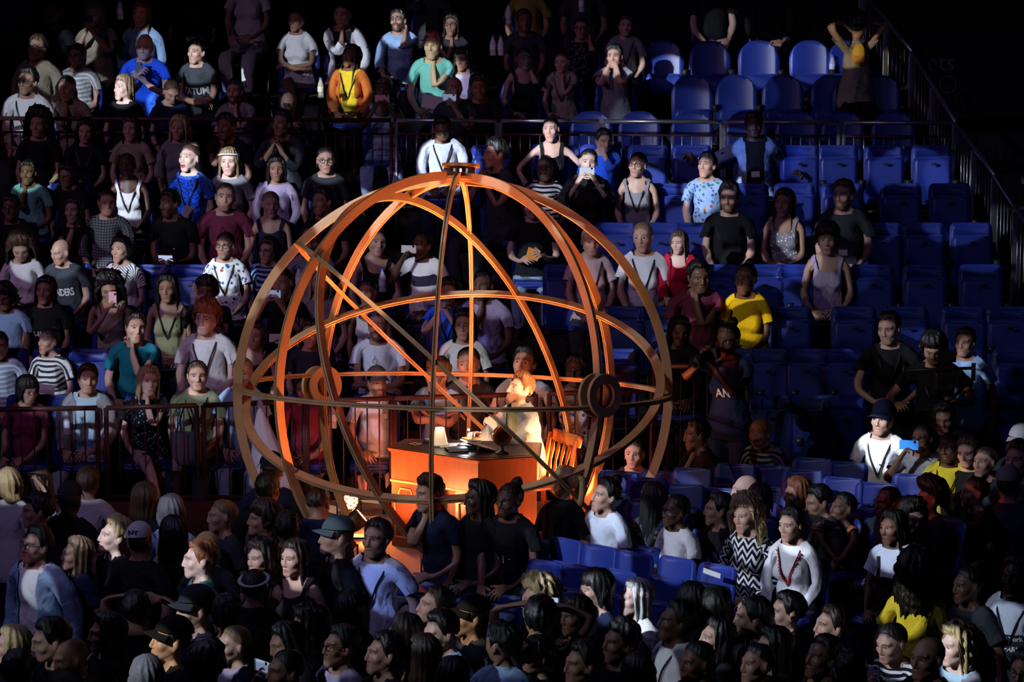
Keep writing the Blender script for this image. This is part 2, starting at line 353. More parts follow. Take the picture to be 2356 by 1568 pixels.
def normals(V, T):
    n = np.cross(V[T[:, 1]] - V[T[:, 0]], V[T[:, 2]] - V[T[:, 0]]); N = np.zeros_like(V)
    for i in range(3): np.add.at(N, T[:, i], n)
    return N/(np.linalg.norm(N, axis=1, keepdims=True) + 1e-9)
def sleeve_x(t, kind):
    ux = float(t.J['upperL'][0]); return {'tee': ux + .17, 'long': ux + .53, 'tank': ux - .025, 'jacket': ux + .52, 'rolled': ux + .33}[kind]
def tucked(t, top, low):
    """the template body drawn in a little where clothes cover it"""
    key = ('tuck', top, low)
    if key in t.gar: return t.gar[key]
    if not hasattr(t, 'N'): t.N = normals(t.V, t.T)
    V = t.V; x = np.abs(V[:, 0]); z = V[:, 2]; a = np.zeros(len(V), np.float32)
    sx = sleeve_x(t, top); d = .055 if top == 'tank' else -.020
    neck = (z - (1.478 - d)) + (-.42 if top != 'tank' else -.75)*(V[:, 1] + .04) - np.clip(x - .078, 0, .05)*8
    tor = (neck < -.02) & (x < sx - .02) & (z > .9); a[tor] = .012
    if top != 'tank': a[(x > .10) & (x < sx - .02) & (z > 1.3)] = .010
    zl = .58 if low == 'shorts' else .10
    a[(z < 1.02) & (z > zl) & (x < .3)] = .026
    t.gar[key] = (V - t.N*a[:, None]).astype(np.float32); return t.gar[key]
# ------------------------------------------------------------------ head gear, in head rest space; shared mesh data
def vnoise(P, f, seed=0):
    q = P*f; return (np.sin(q[:, 0]*1.7 + seed + 1.3*np.sin(q[:, 1]*1.1 + 2*seed)) + np.sin(q[:, 1]*1.9 - seed*1.7 + 1.2*np.sin(q[:, 2]*1.3)) + np.sin(q[:, 2]*1.5 + seed*.6 + 1.4*np.sin(q[:, 0]*1.2)))/3
HAIR = {  # thickness, top extra, front hairline elevation, length below the nape/sides, side start (deg), curl noise, strand
 'buzz': (.004, .002, 42, 0, 0, .001, .001), 'short': (.011, .015, 42, 0, 0, .005, .002), 'crop': (.015, .022, 34, 0, 0, .009, .003), 'quiff': (.010, .032, 44, 0, 0, .008, .004),
 'reced': (.008, .003, 60, 0, 0, .003, .001), 'curly': (.032, .022, 30, .02, 70, .015, .002), 'afro': (.050, .036, 36, .02, 75, .012, .0), 'mop': (.026, .026, 20, .025, 60, .014, .004),
 'tied': (.006, .005, 44, 0, 0, .001, .002), 'bob': (.016, .014, 40, .085, 52, .004, .005), 'fringe': (.018, .016, 12, .085, 48, .003, .003), 'long': (.014, .014, 42, .22, 50, .005, .006),
 'vlong': (.016, .014, 42, .31, 50, .005, .006), 'wavy': (.026, .018, 40, .20, 50, .016, .006), 'bigcurl': (.045, .028, 38, .17, 55, .022, .004), 'dreads': (.018, .012, 42, .24, 62, .005, .011)}
def hair_geo(style, seed=0):
    th, top, fel, L, ss, cn, st = HAIR[style]; na, nt = (72, 20) if L > .05 else (64, 16)
    az = np.linspace(-PI, PI, na, endpoint=False); V = []; rng = random.Random(seed*31 + len(style)*7 + ord(style[0]))
    c = np.array([0, .012, 1.668]); R = np.array([.079, .101, .091]); ph = [rng.uniform(0, 6) for _ in range(6)]
    part = rng.choice((-1, 1))*.35
    for i, a in enumerate(az):
        d = abs(math.degrees(a))
        if style == 'tied': k = np.interp(d, [0, 30, 50, 65, 82, 100, 130, 180], [fel, fel - 1, 30, 14, 6, 3, -26, -36])
        else: k = np.interp(d, [0, 26, 44, 56, 64, 70, 79, 86, 94, 106, 130, 180], [fel, fel + 1, fel + 1, fel*.55, 6, -14, -20, 0, 7, -4, -32, -42])
        if L > 0 and d < ss + 12: k = np.interp(d, [0, ss*.7, ss + 12], [fel, fel - 4, max(8, fel*.3)])
        k += rng.uniform(-3, 3)*(1 if style not in ('tied', 'buzz', 'fringe') else .3)
        e0 = math.radians(k); drop = L*np.interp(d, [ss, ss + 14], [0, 1]) if L else 0
        if L: drop *= 1 + .08*math.sin(a*5 + seed) + .06*math.sin(a*11) + rng.uniform(-.06, .06)
        nl = int(nt*.5)
        for j in range(nt):
            if L and j >= nt - nl: tj = 1.; dj = (j - (nt - nl) + 1)/nl
            else: tj = j/(nt - (nl if L else 0) - 1); dj = 0
            e = PI/2 + (e0 - PI/2)*tj; edge = 1 - .85*max(0, (tj - .70)/.30)**1.6*(0 if drop > .01 else 1)
            rr = (th + top*max(0, math.sin(e))**1.5*(1.25 if math.cos(a) > 0 else .9))*edge
            fl = a*17 + 1.7*math.sin(2*a + ph[0]) + 2.2*tj*math.sin(a + ph[1])
            rr += (st*math.sin(fl) + st*.6*math.sin(a*31 + ph[2] + 3*tj))*min(1, tj*1.6)
            if style not in ('buzz', 'tied'): rr += rng.uniform(-.0022, .0022)*min(1, tj*3)
            if style in ('short', 'long', 'vlong', 'bob', 'wavy'):
                rr -= .005*math.exp(-((math.sin(a)*math.cos(e) - part*.5)/.10)**2)*(1 if math.cos(a) > .2 else 0)*min(1, math.sin(max(e, 0))*1.3)
            p = c + np.array([math.sin(a)*math.cos(e)*(R[0] + rr), -math.cos(a)*math.cos(e)*(R[1] + rr), math.sin(e)*(R[2] + rr)])
            if dj and drop > .001:
                o = np.array([math.sin(a), -math.cos(a), 0]); p = p + np.array([0, 0, -drop*dj]) + o*(.012*math.sin(dj*PI*.8) + st*.8*math.sin(fl + dj*4)*dj - .010*dj + (.02*dj if style == 'bigcurl' else 0))
                if math.cos(a) > -.2: p[1] += .012*dj
            V.append(p)
    V = np.array(V, np.float32)
    if cn:
        n = V - c; n /= np.linalg.norm(n, axis=1, keepdims=True); w = np.tile(np.clip(np.arange(nt)/3, 0, 1), na)
        cl = style in ('curly', 'bigcurl', 'afro', 'mop'); V = V + n*((cn*vnoise(V, 80 if cl else 60, seed) + cn*.6*vnoise(V, 170 if cl else 130, seed + 3))*(.35 + .65*w))[:, None]
    T = []
    for i in range(na):
        for j in range(nt - 1):
            a, b = i*nt + j, ((i + 1) % na)*nt + j; T += [(a, a + 1, b + 1), (a, b + 1, b)]
    return V.astype(np.float32), np.array(T, np.int32)
def blob_geo(c, r, seed, amp, f=60, n=14):
    V = [(0, 0, 1.)]; 
    for i in range(1, n):
        for j in range(2*n): e = PI*i/n; a = PI*j/n; V.append((math.sin(e)*math.cos(a), math.sin(e)*math.sin(a), math.cos(e)))
    V.append((0, 0, -1.)); V = np.array(V, np.float32); T = []
    m = 2*n
    for j in range(m): T.append((0, 1 + j, 1 + (j + 1) % m)); T.append((len(V) - 1, 1 + (n - 2)*m + (j + 1) % m, 1 + (n - 2)*m + j))
    for i in range(n - 2):
        for j in range(m):
            a, b, = 1 + i*m + j, 1 + i*m + (j + 1) % m; T += [(a, a + m, b + m), (a, b + m, b)]
    P = V*np.array(r) + np.array(c)
    return (P + V*(amp*vnoise(P, f, seed))[:, None]).astype(np.float32), np.array(T, np.int32)
def tube_geo(path, rad, n=10, flat=1., up=(0, 0, 1)):
    path = np.array(path, np.float32); m = len(path); rad = np.broadcast_to(np.asarray(rad, np.float32), (m,)); V = []; T = []
    tg = np.gradient(path, axis=0); u = np.array(up, np.float32)
    for i in range(m):
        d = nrm(tg[i]); b = np.cross(d, u)
        if np.linalg.norm(b) < .1: b = np.cross(d, np.array([1., .2, 0]))
        b = nrm(b); c = np.cross(b, d)
        for j in range(n): a = 2*PI*j/n; V.append(path[i] + rad[i]*(b*math.cos(a) + c*math.sin(a)*flat))
    for i in range(m - 1):
        for j in range(n): a = i*n + j; b = i*n + (j + 1) % n; T += [(a, b, b + n), (a, b + n, a + n)]
    for j in range(1, n - 1): T.append((0, j + 1, j)); T.append(((m - 1)*n, (m - 1)*n + j, (m - 1)*n + j + 1))
    return np.array(V, np.float32), np.array(T, np.int32)
def join(*gs):
    V = []; T = []; o = 0
    for v, t in gs: V.append(v); T.append(np.asarray(t) + o); o += len(v)
    return np.concatenate(V), np.concatenate(T)
def cap_geo():
    V = []; T = []; na, nt = 32, 9; c = np.array([0, .014, 1.684])
    for i in range(na):
        a = 2*PI*i/na
        for j in range(nt):
            e = PI/2*(1 - j/(nt - 1)) + .10*(j/(nt - 1)); f = 1 + .03*math.cos(a*6)*math.sin(2*e)*.3
            V.append(c + np.array([math.sin(a)*math.cos(e)*.091, -math.cos(a)*math.cos(e)*.114, math.sin(e)*.104*f + .012]))
    for i in range(na):
        for j in range(nt - 1): a, b = i*nt + j, ((i + 1) % na)*nt + j; T += [(a, a + 1, b + 1), (a, b + 1, b)]
    return np.array(V, np.float32), np.array(T, np.int32)
def visor_geo():
    V = []; T = []; n, m = 17, 5
    for lay in (0, -.004):
        for i in range(n):
            a = math.radians(-62 + 124*i/(n - 1))
            for j in range(m):
                t = j/(m - 1); r = .112 + .066*t*math.cos(a)**.5; V.append((math.sin(a)*(.092 + .012*t), -math.cos(a)*r + .012, 1.706 - .012*t - .030*t*abs(math.sin(a))**2 - .012*abs(math.sin(a)) + lay))
    o = n*m
    for i in range(n - 1):
        for j in range(m - 1):
            a = i*m + j; T += [(a, a + 1, a + m + 1), (a, a + m + 1, a + m), (o + a, o + a + m + 1, o + a + 1), (o + a, o + a + m, o + a + m + 1)]
        a = i*m + m - 1; T += [(a, o + a, o + a + m), (a, o + a + m, a + m)]
    return np.array(V, np.float32), np.array(T, np.int32)
def glasses_geo():
    gs = []
    for s in (1, -1):
        P = [(s*.033 + .0225*math.cos(a), -.110 + .012*abs(s*.033 + .0225*math.cos(a))/.055, 1.650 + .0185*math.sin(a)) for a in np.linspace(0, 2*PI, 17)]
        gs.append(tube_geo(P, .0022, 5)); gs.append(tube_geo([(s*.055, -.098, 1.655), (s*.074, -.06, 1.656), (s*.083, .01, 1.654)], .0022, 5))
    gs.append(tube_geo([(-.011, -.110, 1.654), (0, -.114, 1.657), (.011, -.110, 1.654)], .0022, 5))
    return join(*gs)
def eye_geo():
    return blob_geo((0, 0, 0), (.0125, .0125, .0125), 0, 0, n=8)
TABLE = '''
K 565 -55 f 2 long:br -10 -10 0 lap tee:wh trousers:lg - person in white tee and pale loose trousers above the steps, head out of frame
K 437 -60 m 3 short:bk 0 0 0 stand long:bk trousers:bk - dark-clothed person standing on the top steps with one hand hanging
K 985 -38 m 2 short:bk -10 -10 0 cheekR long:dg trousers:dg - person in dark clothes with a wristwatch cut off by the top edge
K 1212 -32 m 3 short:bk 0 0 0 lap tee:ol trousers:bk - person in olive yellow tee cut off by the top edge
K 1640 -45 m 2 short:bk 10 10 0 lap tee:bk trousers:dg L.25/30/30/110 person in black whose pale forearm rests on a knee above the empty round-backed seats
K 1775 -36 m 3 short:bk 0 0 0 lap long:bk trousers:bk - person in dark clothes with hands low above the round-backed seats, cut off on top
K 20 -30 f 3 long:bk 0 0 0 lap tee:gy trousers:dg - person in grey at the extreme top left corner
K 1345 -40 m 4 short:bk 0 0 0 lap tee:dg trousers:bk - dim person beside a glowing bottle at the top edge
J 112 32 m 4 short:bk -20 -30 0 lap tee:bk trousers:bk - barely lit dark-haired person left of the woman with the dark phone
J 215 38 f 2 vlong:lb -10 -15 8 phone2 tee:bg trousers:dg L.32/22/-35/62 woman with long fair hair filming with a dark phone in the top row
J 322 36 f 2 vlong:br -10 -15 0 lap long:lb:denim trousers:dg L.45/34/38/62 woman with long brown hair and pale denim shirt in the top row
J 678 50 f 3 tied:bk -10 -25 0 fold tee:wh trousers:br L.22/60/20/60 woman in white tee with one bare leg crossed beside the upper steps
J 785 38 f 3 tied:bk 0 -10 0 chinR jacket:wh trousers:bk L.40/26/34/70 person in open white shirt over black with hand at the mouth
J 913 48 m 2 short:bk -10 -20 -10 cheekL rolled:lb:denim trousers:dg gl,beard:bk,L.6/34/0/15 bearded man in round glasses and denim shirt, fist at his cheek
J 1037 60 f 3 long:bk 0 -15 -5 chinR tee:dg trousers:bk gl,L.45/20/0/0 young woman with glasses resting her chin on her hand
J 1208 52 m 4 short:bk 0 10 0 lap tee:dg trousers:bk - dim man in dark shirt below the olive yellow tee
J 1335 68 f 3 tied:bk 0 -15 0 cheekL tee:bk:dots:gy trousers:bk gl woman with glasses and dark printed top leaning on her hand
J 1440 62 m 2 short:bk 0 0 0 lap tee:gy trousers:dg lan man in grey tee and dark lanyard at the end of the top row
I 80 112 m 2 short:br -10 -25 -8 lap rolled:bg trousers:dg gl,L.25/24/42/62 man with glasses and beige shirt high on the left
I 173 132 m 3 short:bk -10 -20 0 lap tee:gy:stripe:lg trousers:dg gl,L.50/20/28/75 man with glasses in a grey striped tee with a bright patch on his belly
I 330 112 m 2 bald:gy -5 -5 10 phoneM tee:bu trousers:dg L.42/60/0/60/bl man in bright blue polo shirt photographing with a black phone
I 447 122 m 2 short:bk -10 -30 0 fold tee:dg trousers:bk txt:TATUM,L.85/46/0/25 dark-haired man in dark printed tee with arms folded beside the steps
I 802 132 f 4 vlong:bk -5 -35 -12 lap tee:yl trousers:bk lan,L.60/50/0/60/wm woman with long black hair in bright yellow top and orange cardigan
I 993 108 m 2 short:rd -5 -15 0 chinL tee:tl trousers:wh L.62/62/0/50/gn pale man in teal tee touching his chin, white paper on his lap
I 1062 142 f 3 wavy:bk -20 -25 0 lap jacket:nv trousers:nv L.32/20/14/45 woman with wavy dark hair and deep blue cardigan
I 1208 138 f 2 tied:db 10 20 0 cheekL tank:bk trousers:bk - woman in black sleeveless top leaning on her palm, face turned aside
I 1290 146 f 2 tied:db -10 -20 8 chinL tee:bg trousers:bk lan woman in beige top with lanyard looking down
I 1412 132 m 2 short:bk -10 -15 0 face tee:gy trousers:lb L.75/22/2/-2 man in grey tee hiding his face behind both hands, pale jeans
I 1975 62 m 3 crop:bk 30 160 0 behind tee:bg trousers:bk L.22/46/-10/50/wm person in pale tee with both arms raised behind the head beside the stair rail
H 58 190 m 2 short:bk -5 -20 0 lap tee:wh trousers:dg gl,lan,L.20/60/0/60 man with glasses in white tee and lanyard behind the left end of the rail
H 150 207 f 3 tied:bk -5 -15 5 chinR tee:bg trousers:dg - woman holding her knuckles to her mouth behind the rail
H 277 205 f 1 bob:lb -15 -45 -5 lap tee:bk trousers:bk L1/36/0/0 brightly lit woman with short fair hair and scooped black top behind the rail
H 397 220 f 2 tied:br 10 20 30 lap tee:nv trousers:dg L.30/20/-10/-20 woman in blue top looking down, long pale earring
H 537 213 m 2 short:bk -10 -15 0 chinL tee:gy trousers:dg beard:bk man with short dark beard and grey tee beside the steps behind the rail
H 663 243 m 2 bald:gy 0 0 18 phoneL long:dg trousers:bk L.14/22/0/-5 balding man in dark jacket looking down at what he holds
H 880 212 f 5 short:bk 0 0 0 phone2w tank:lb:stripe:lg trousers:lb - woman in striped pale blue dress holding up a pink phone
H 1040 207 m 3 bald:bk -15 -20 0 phoneL tee:dg trousers:bk - bald man in dark tee holding a phone upright
H 1102 205 m 4 crop:bk 0 0 10 lap tee:bk trousers:bk - dim dark-haired person beside the bald man with the upright phone
G 85 290 f 2 bigcurl:bk -5 -10 0 lap tee:bk trousers:bk - woman with big dark hair in black under the left end of the rail
G 196 306 f 2 vlong:bk -5 5 5 lap tee:bk trousers:bk lan woman with very long straight black hair in black jacket under the rail
G 298 300 f 2 long:db -5 -10 0 lap tee:bg trousers:dg - woman with long brown hair in beige tee under the rail
G 409 298 f 2 long:bl -5 -10 0 lap rolled:gy:denim trousers:dg - fair-haired woman in grey denim shirt under the rail
G 515 295 m 4 short:bk -15 -25 5 chinR tee:bk trousers:bk - dark-skinned man in black, chin on fist under the rail
G 643 287 m 3 short:bk -15 -30 0 claspUp long:dg trousers:dg lan,L.20/18/20/95 man in dark top clasping both hands near his chin
G 1018 303 m 4 short:bk 0 5 25 lap rolled:wb trousers:nv gl,lan,L.85/62/0/65 man with glasses in white shirt looking down in front of the rail
G 1265 300 f 2 tied:bk 0 -15 -5 hips tank:bk trousers:bk bun:bk,L.95/56/0/35 young woman in black sleeveless top leaning forward on both arms
G 1392 328 m 3 short:bk 0 20 10 faceL long:bu trousers:bk L.40/34/-45/40/bl man in blue hoodie covering his face with one hand
G 1735 292 m 5 short:bk 0 0 0 spread jacket:lb:denim trousers:bk badge,L.30/60/15/55/bl man in denim jacket and black tee with a white badge, arms spread along the seats
F 62 400 m 4 short:bk -15 -10 0 chinR tee:tl trousers:dg L.45/40/-12/-5/gn young man in teal tee and dark apron print, chin on fist
F 150 408 f 3 bob:bk -10 -30 12 lap tee:bk trousers:bk gl woman with glasses in black tilting her head between the teal tee and the white top
F 290 385 f 5 tied:bk 0 -5 0 lap tank:wh trousers:dg lan,L.6/46/0/70 dark-skinned woman in white sleeveless top with lanyard
F 429 366 f 1 tied:br -10 -30 -8 lap tee:bu:lace:nv trousers:bk lan,bun:br,L1/34/0/0,L.4/40/-10/80/bl woman with red lips in blue lace top, brightly lit
F 525 376 f 1 long:lb 0 -5 0 lap tee:gy trousers:dg hband:wh,L1/34/0/-2 woman with white headband, brightly lit face
F 636 392 f 3 long:bk 0 5 0 lap long:lp trousers:dg L.42/20/5/10,L.2/55/-5/75 woman with long dark hair in lilac shirt, half her face lit
F 750 372 f 2 tied:bk -5 5 0 lap tee:dg trousers:bk gl,earring,L.6/30/-8/2 woman with dark-rimmed glasses, long earrings and dark tee
F 1130 358 m 3 crop:bk -40 -70 0 claspUp tee:dg trousers:dg - man in dark tee turned left with folded hands behind the globe top
F 1253 392 m 5 buzz:bk 0 -5 0 lap tee:wh:stripe:bk trousers:bk L.25/44/20/50 man in black and white striped rugby shirt
F 1354 376 f 1 tied:bk 0 0 0 phone2w long:bk:dots:dg trousers:bk L.85/32/0/5 woman in black print top holding a pale phone with both hands
F 1463 382 f 2 tied:bk -5 -25 -5 lap tank:gy trousers:dg gl,lan,L.65/52/0/40 woman with glasses in grey sleeveless top and black lanyard
F 1622 382 m 2 short:bk -15 -30 -10 lap tee:lb:floral trousers:lb L.80/62/-15/40 man in pale blue floral shirt
E 22 482 m 4 short:bk -5 -10 0 lap tee:bk trousers:bk gl dark-skinned man with glasses in black at the left edge
E 165 487 m 2 long:bk -5 -15 0 chinR tee:bk trousers:bk watch long-haired person in black raising a watch-wearing hand
E 248 470 m 2 buzz:db -5 15 5 lap rolled:dg:check:gy trousers:dg L.18/50/5/55 man with cropped hair in dark checked shirt
E 383 472 m 4 short:bk -10 -35 0 phoneLow tee:bk trousers:bk beard:bk,L.07/50/10/40 man in black shirt with a bright phone screen in his lap
E 518 456 m 2 buzz:db 0 5 0 lap tee:mr trousers:dg sung,L.12/60/0/60 man in maroon polo shirt with sunglasses hung at the collar
E 625 474 f 2 tied:lb -10 15 0 lap tank:nv trousers:bk pony:lb,L.10/26/10/70 woman with plaited fair hair in navy top
E 735 467 m 3 short:bk -20 -40 0 lap tee:bk trousers:bk - man in black looking left behind the outer ring of the globe
E 1222 478 m 2 short:bk 0 -20 10 card tee:bk trousers:jn L.42/70/10/150 man in black tee and light jeans holding an orange card behind the globe
E 1675 460 m 2 quiff:bk -5 -15 0 lap tee:bk trousers:bk beard:br,L.22/22/5/48,L.3/26/-75/90 bearded man in black V-neck tee with tall dark hair
E 1800 470 f 3 long:db -15 -25 0 claspLow tank:gy:dots:wh trousers:jn L.38/40/40/80 woman in grey tank top with hands clasped on her knee
E 1935 452 m 2 short:br -10 -30 0 lap tee:dg trousers:bk beard:br,badge,L.12/40/30/50 bearded man in dark grey tee with a badge beside the empty blue seats
D 48 580 f 2 bigcurl:br -5 10 28 phoneLow rolled:wh trousers:wh L.25/50/10/10 person with curly hair in open white shirt looking down at a phone
D 132 585 m 2 bald:gy -5 -40 15 lap tee:dg trousers:dg txt:RAIDERS,L.55/50/-5/0,L.28/44/25/75 bald man in dark tee with big white lettering
D 272 577 f 2 bob:bk -15 -25 -5 lap tee:wh:collar trousers:dg lan,L.55/45/0/20 woman with black hair in white top with striped collar
D 514 568 f 2 tied:db -5 -15 0 lap tee:wh:floral trousers:dg gl,lan,L.45/60/-5/45 woman with glasses in white tee splashed with coloured flowers
D 612 580 f 2 bob:db -10 -30 0 lap tee:nv:stripe:lb trousers:dg gl woman with dark bob and blue striped collar behind the outer ring
D 715 560 m 3 bald:bk 0 0 5 chinL tee:gy trousers:dg - man with shaved head covering his mouth behind the globe rings
D 870 560 f 2 tied:db 5 20 0 lap tank:bk trousers:bk L.16/36/0/0 woman in dark sleeveless dress seen through the globe rings
D 965 566 m 5 buzz:bk -20 -45 0 phoneR tee:wh:band trousers:dg L.28/50/0/50 man in white tee with dark chest band raising a pale phone
D 1362 560 f 2 tied:lb 5 10 5 lap tee:pk trousers:dg lan,L.2/50/0/45 woman in pale pink tee framed by the right-hand rings
D 1476 550 f 2 tied:lb 0 -15 0 lap tee:wh trousers:lg lan,L.22/60/0/50 fair woman with tied hair in white V-neck tee beside the girl in red
D 1558 562 f 1 long:br -10 -30 0 lap tank:rd trousers:dg small,L.55/26/0/0 girl in red cardigan with long brown hair
D 1903 556 f 2 mop:db -5 -10 0 lap tank:lp:dots:lg trousers:dg L.07/60/0/50 older woman with short hair in lilac lace sleeveless top among empty seats
C 8 690 m 4 mop:bk -5 -10 10 lap tee:lb trousers:dg L.12/28/0/55 person with dark curls in pale blue at the left edge
C 101 672 f 3 long:bk -5 -10 0 lap tee:bk trousers:dg txt:TTTTT,L.12/30/0/60 woman with straight dark hair in black tee with white print
C 252 672 f 3 bigcurl:bk -5 10 20 phone1 tank:bg trousers:wh L.36/30/5/-5 curly-haired woman smiling behind a pink phone case
C 383 668 f 3 long:bk 0 -5 0 lap tank:bg trousers:wh lan,L.30/24/0/0,L.25/30/10/100/gn young woman with long black hair and pale sleeveless top
C 474 676 m 4 curly:bk -5 0 0 phoneL tee:bk trousers:bk - dark curly-haired person holding a pink phone sideways in front of the face
C 645 655 f 3 tied:bk -15 -20 0 phone2w tee:bk trousers:bk badge woman in black filming with a bright phone behind the outer ring
C 737 652 f 2 long:bl 0 0 0 lap tee:gy trousers:dg - fair person half hidden behind crossing rings
C 842 676 f 3 tied:bk -10 -20 0 lap tank:wh trousers:dg L.12/26/0/40 woman in white strap top behind the diagonal ring
C 1032 676 f 3 long:bk -10 0 10 phone2 tee:bu trousers:dg lan,L.18/70/0/80/bl woman in bright blue tee raising a phone behind the vertical ring
C 1107 660 m 4 short:bk -10 -25 -5 chinR tee:lp trousers:dg beard:bk,L.22/50/15/20 man in lilac tee, hand under his bearded chin, behind the horizontal ring
C 1612 642 m 4 short:bk -10 15 8 chinL tee:mr trousers:dg L.22/40/0/0 man in maroon tee with chin in hand above the photographer
C 1710 646 f 4 tied:bk -20 -30 0 claspLow tee:yw trousers:bk bun:bk,L.32/60/0/70/wm woman in bright yellow blouse with hands together
B -4 800 m 3 short:bk 0 0 0 lap tee:lb:stripe:wh trousers:dg L.2/40/0/60 person cut off at the left edge in striped pale sleeve
B 104 787 f 2 tied:db -15 -40 -5 lap tee:wh:stripe:dg trousers:yl bun:db,L.30/62/0/55 woman in grey and white striped tee with mustard trousers holding a note
B 315 757 m 2 short:db -5 20 0 chinL tee:td trousers:dg L.40/32/15/0,L.12/80/0/70 heavy man in dark teal tee touching his mouth
B 470 737 m 1 mop:rd -10 -15 0 lap tee:wh trousers:dg lan,L.25/60/30/70 young man with messy auburn hair in pale tee
B 584 776 f 2 long:db 0 -10 0 lap tank:bk trousers:bk - young woman in black strap top framed by the left rings
B 712 772 f 2 long:db 0 -10 0 lap tee:dg trousers:bk - person half hidden behind the pivot ring
B 866 752 m 3 short:bk -5 -15 0 fold tee:wb trousers:dg beard:bk,sung,L.15/60/0/60 man in white polo shirt with folded arms seen through the globe
B 1066 752 f 2 long:bk -5 -10 0 lap tee:wh trousers:dg L.14/60/0/65 woman with long dark hair in white tee seated behind the globe
B 1565 768 f 4 long:bk 0 10 10 lap long:bk trousers:bk - woman with long black hair in black below the maroon tee
A 70 903 f 2 fringe:bk -20 40 8 lap tee:mr trousers:bk gl,L.22/36/0/0 woman with black bob and glasses in maroon behind the barrier
A 204 876 m 2 short:db -10 15 0 lap jacket:gy trousers:sh L.38/66/0/60 man in grey jacket and pale blue shirt behind the barrier
A 345 880 f 1 long:bl 5 20 0 chinL tee:bk:dots:lb shorts:bk L.18/60/0/60 blonde woman in dark sequined dress, hand at her mouth, legs crossed
A 455 868 m 2 reced:db -5 10 0 lap tee:gr trousers:dg lan,L.55/44/0/0,L.18/60/0/80 smiling man in khaki polo shirt behind the barrier
A 556 862 f 2 tied:lb 0 0 0 lap tee:lb trousers:jn L.12/30/0/0 person whose eyes show between the left rings
A 700 898 m 3 short:bk -10 0 10 lap tee:mr trousers:bg - person in dull red behind the pivot ring and barrier
A 872 884 m 2 short:bk 5 25 0 cheekL tee:wb shorts:bg cap:gy,beard:bk,L.16/60/0/60 man in grey cap and white tee, cheek on his hand behind the barrier
A 998 868 m 2 crop:lb -10 -40 8 rail tee:lb trousers:dg L.16/50/0/40 young man resting folded arms on the barrier behind the vertical ring
A 1075 842 f 2 tied:db 0 -10 0 lap tee:dg trousers:dg L.16/30/0/0 woman in dark top whose face is crossed by the bright vertical ring
A 1203 838 m 2 short:bk 0 -15 -8 lap tee:wb trousers:dg L.20/36/0/0 man in white tee watching right above the performer's head
A 1322 858 f 5 short:bk -5 -15 0 lap tank:wh:floral trousers:dg gl,L.10/50/0/60 dark-skinned woman with glasses in floral top behind the right rings
d1.25/-.3 1668 788 f 5 tied:bk -25 -30 5 camera tee:nv trousers:nv txt:AN,bun:bk,L.16/40/-20/5,L.10/90/-10/110 photographer in navy tee and pinstriped trousers aiming a long-lensed camera
d1.9/-.3 2040 762 m 2 short:bk -10 -30 8 hold tee:bk trousers:bk lan,L.18/36/0/20 young man in black tee standing with a camera held at his waist
d1.6/-.35 2148 812 m 3 mop:bk -15 -10 22 rig tee:bk trousers:bk - camera operator with curly dark hair bent over a stabilizer rig
d2.3/-.3 2216 792 m 3 short:bk -20 -30 0 stand tee:lb trousers:bk L.10/40/20/60 dark-haired person in pale shirt behind the camera operator
s.6/-.45 1457 1048 f 2 tied:bk -20 -15 0 lap tee:bk trousers:bk earring,L.32/26/-8/0 dark-haired woman with pearl earring in black below the right rings
s.5/-.4 1592 1004 m 4 short:bk -60 -75 5 chinR long:bk trousers:bk - man in black with fist at his mouth below the photographer
s.5/-.4 1742 1010 f 3 tied:rd -20 -40 30 lap long:bk:stripe:gy trousers:bk - person with reddish hair bowed over a striped black top
s.5/-.33 2025 968 m 2 short:br -25 -30 0 lap tee:wh trousers:bk cap:nv,lan,L.95/62/0/50 man in navy cap and white sports jersey with black lanyard, brightly lit
s.2/-.35 2117 1012 m 4 buzz:bk -20 -35 0 phoneR tee:gy trousers:bk gl,L.12/40/0/0,L.3/18/-32/50 man with glasses raising a bright blue phone
s.0/-.35 2178 1034 m 5 buzz:bk -20 -35 0 lap tee:yl trousers:bk lan,L.28/34/10/60/wm dark-skinned man in bright yellow tee with lanyard
s.9/-.3 2172 968 m 3 short:bk -10 -20 20 lap tee:bk trousers:bk L.08/20/0/0 man with bowed dim face beneath the stabilizer rig
s-.1/-.4 2222 1046 m 2 short:db -20 -30 10 lap tee:bk trousers:bk L.10/20/0/0 young man looking down beside the yellow tee
s-.3/-.4 2258 1066 f 2 tied:db -30 -45 -5 lap long:bk trousers:bk earring,L.14/28/0/0 woman in black with tied dark hair below the young man looking down
s-.1/-.4 2342 1024 m 2 short:br -30 -30 0 lap tee:dg trousers:bk cap:wh,L.14/30/0/0 man in pale cap at the right edge
d-.5/-1.0 2336 1062 m 2 short:db -30 -40 0 stand tee:dg trousers:bk - dark-haired man below the pale cap at the right edge
d-.9/-1.0 2322 1118 m 3 buzz:bk 150 165 0 stand tee:nv trousers:bk cap:gy man in grey cap and navy tee with his broad back to us
s-.9/-.35 1702 1130 f 1 bald:gy -60 -75 0 lap tee:dg trousers:bk L.35/30/-8/0 bald person with very pale lit scalp among the violet seats
s-1.1/-.35 1752 1150 f 3 bob:bk 150 165 0 lap tee:bk trousers:bk - black-haired person seen from behind right of the pale bald head
s-.9/-.35 1822 1140 f 3 bob:rd -60 -75 5 lap tee:dg trousers:bk - person with red-lit hair in profile among the violet seats
s-1.2/-.4 1872 1160 m 3 short:bk -60 -70 15 lap tee:dg trousers:bk - dim man with dark hair beside the red-lit hair
s-1.2/-.4 1928 1170 f 4 tied:bk -50 -60 -8 phone2 tank:or trousers:bk L.25/24/-8/-8 woman in orange strap top lifting her phone with both hands
s-1.3/-.45 2032 1158 m 5 buzz:bk -50 -60 0 lap tee:dg trousers:bk gl dark-skinned man with glasses in shadow right of the raised phone
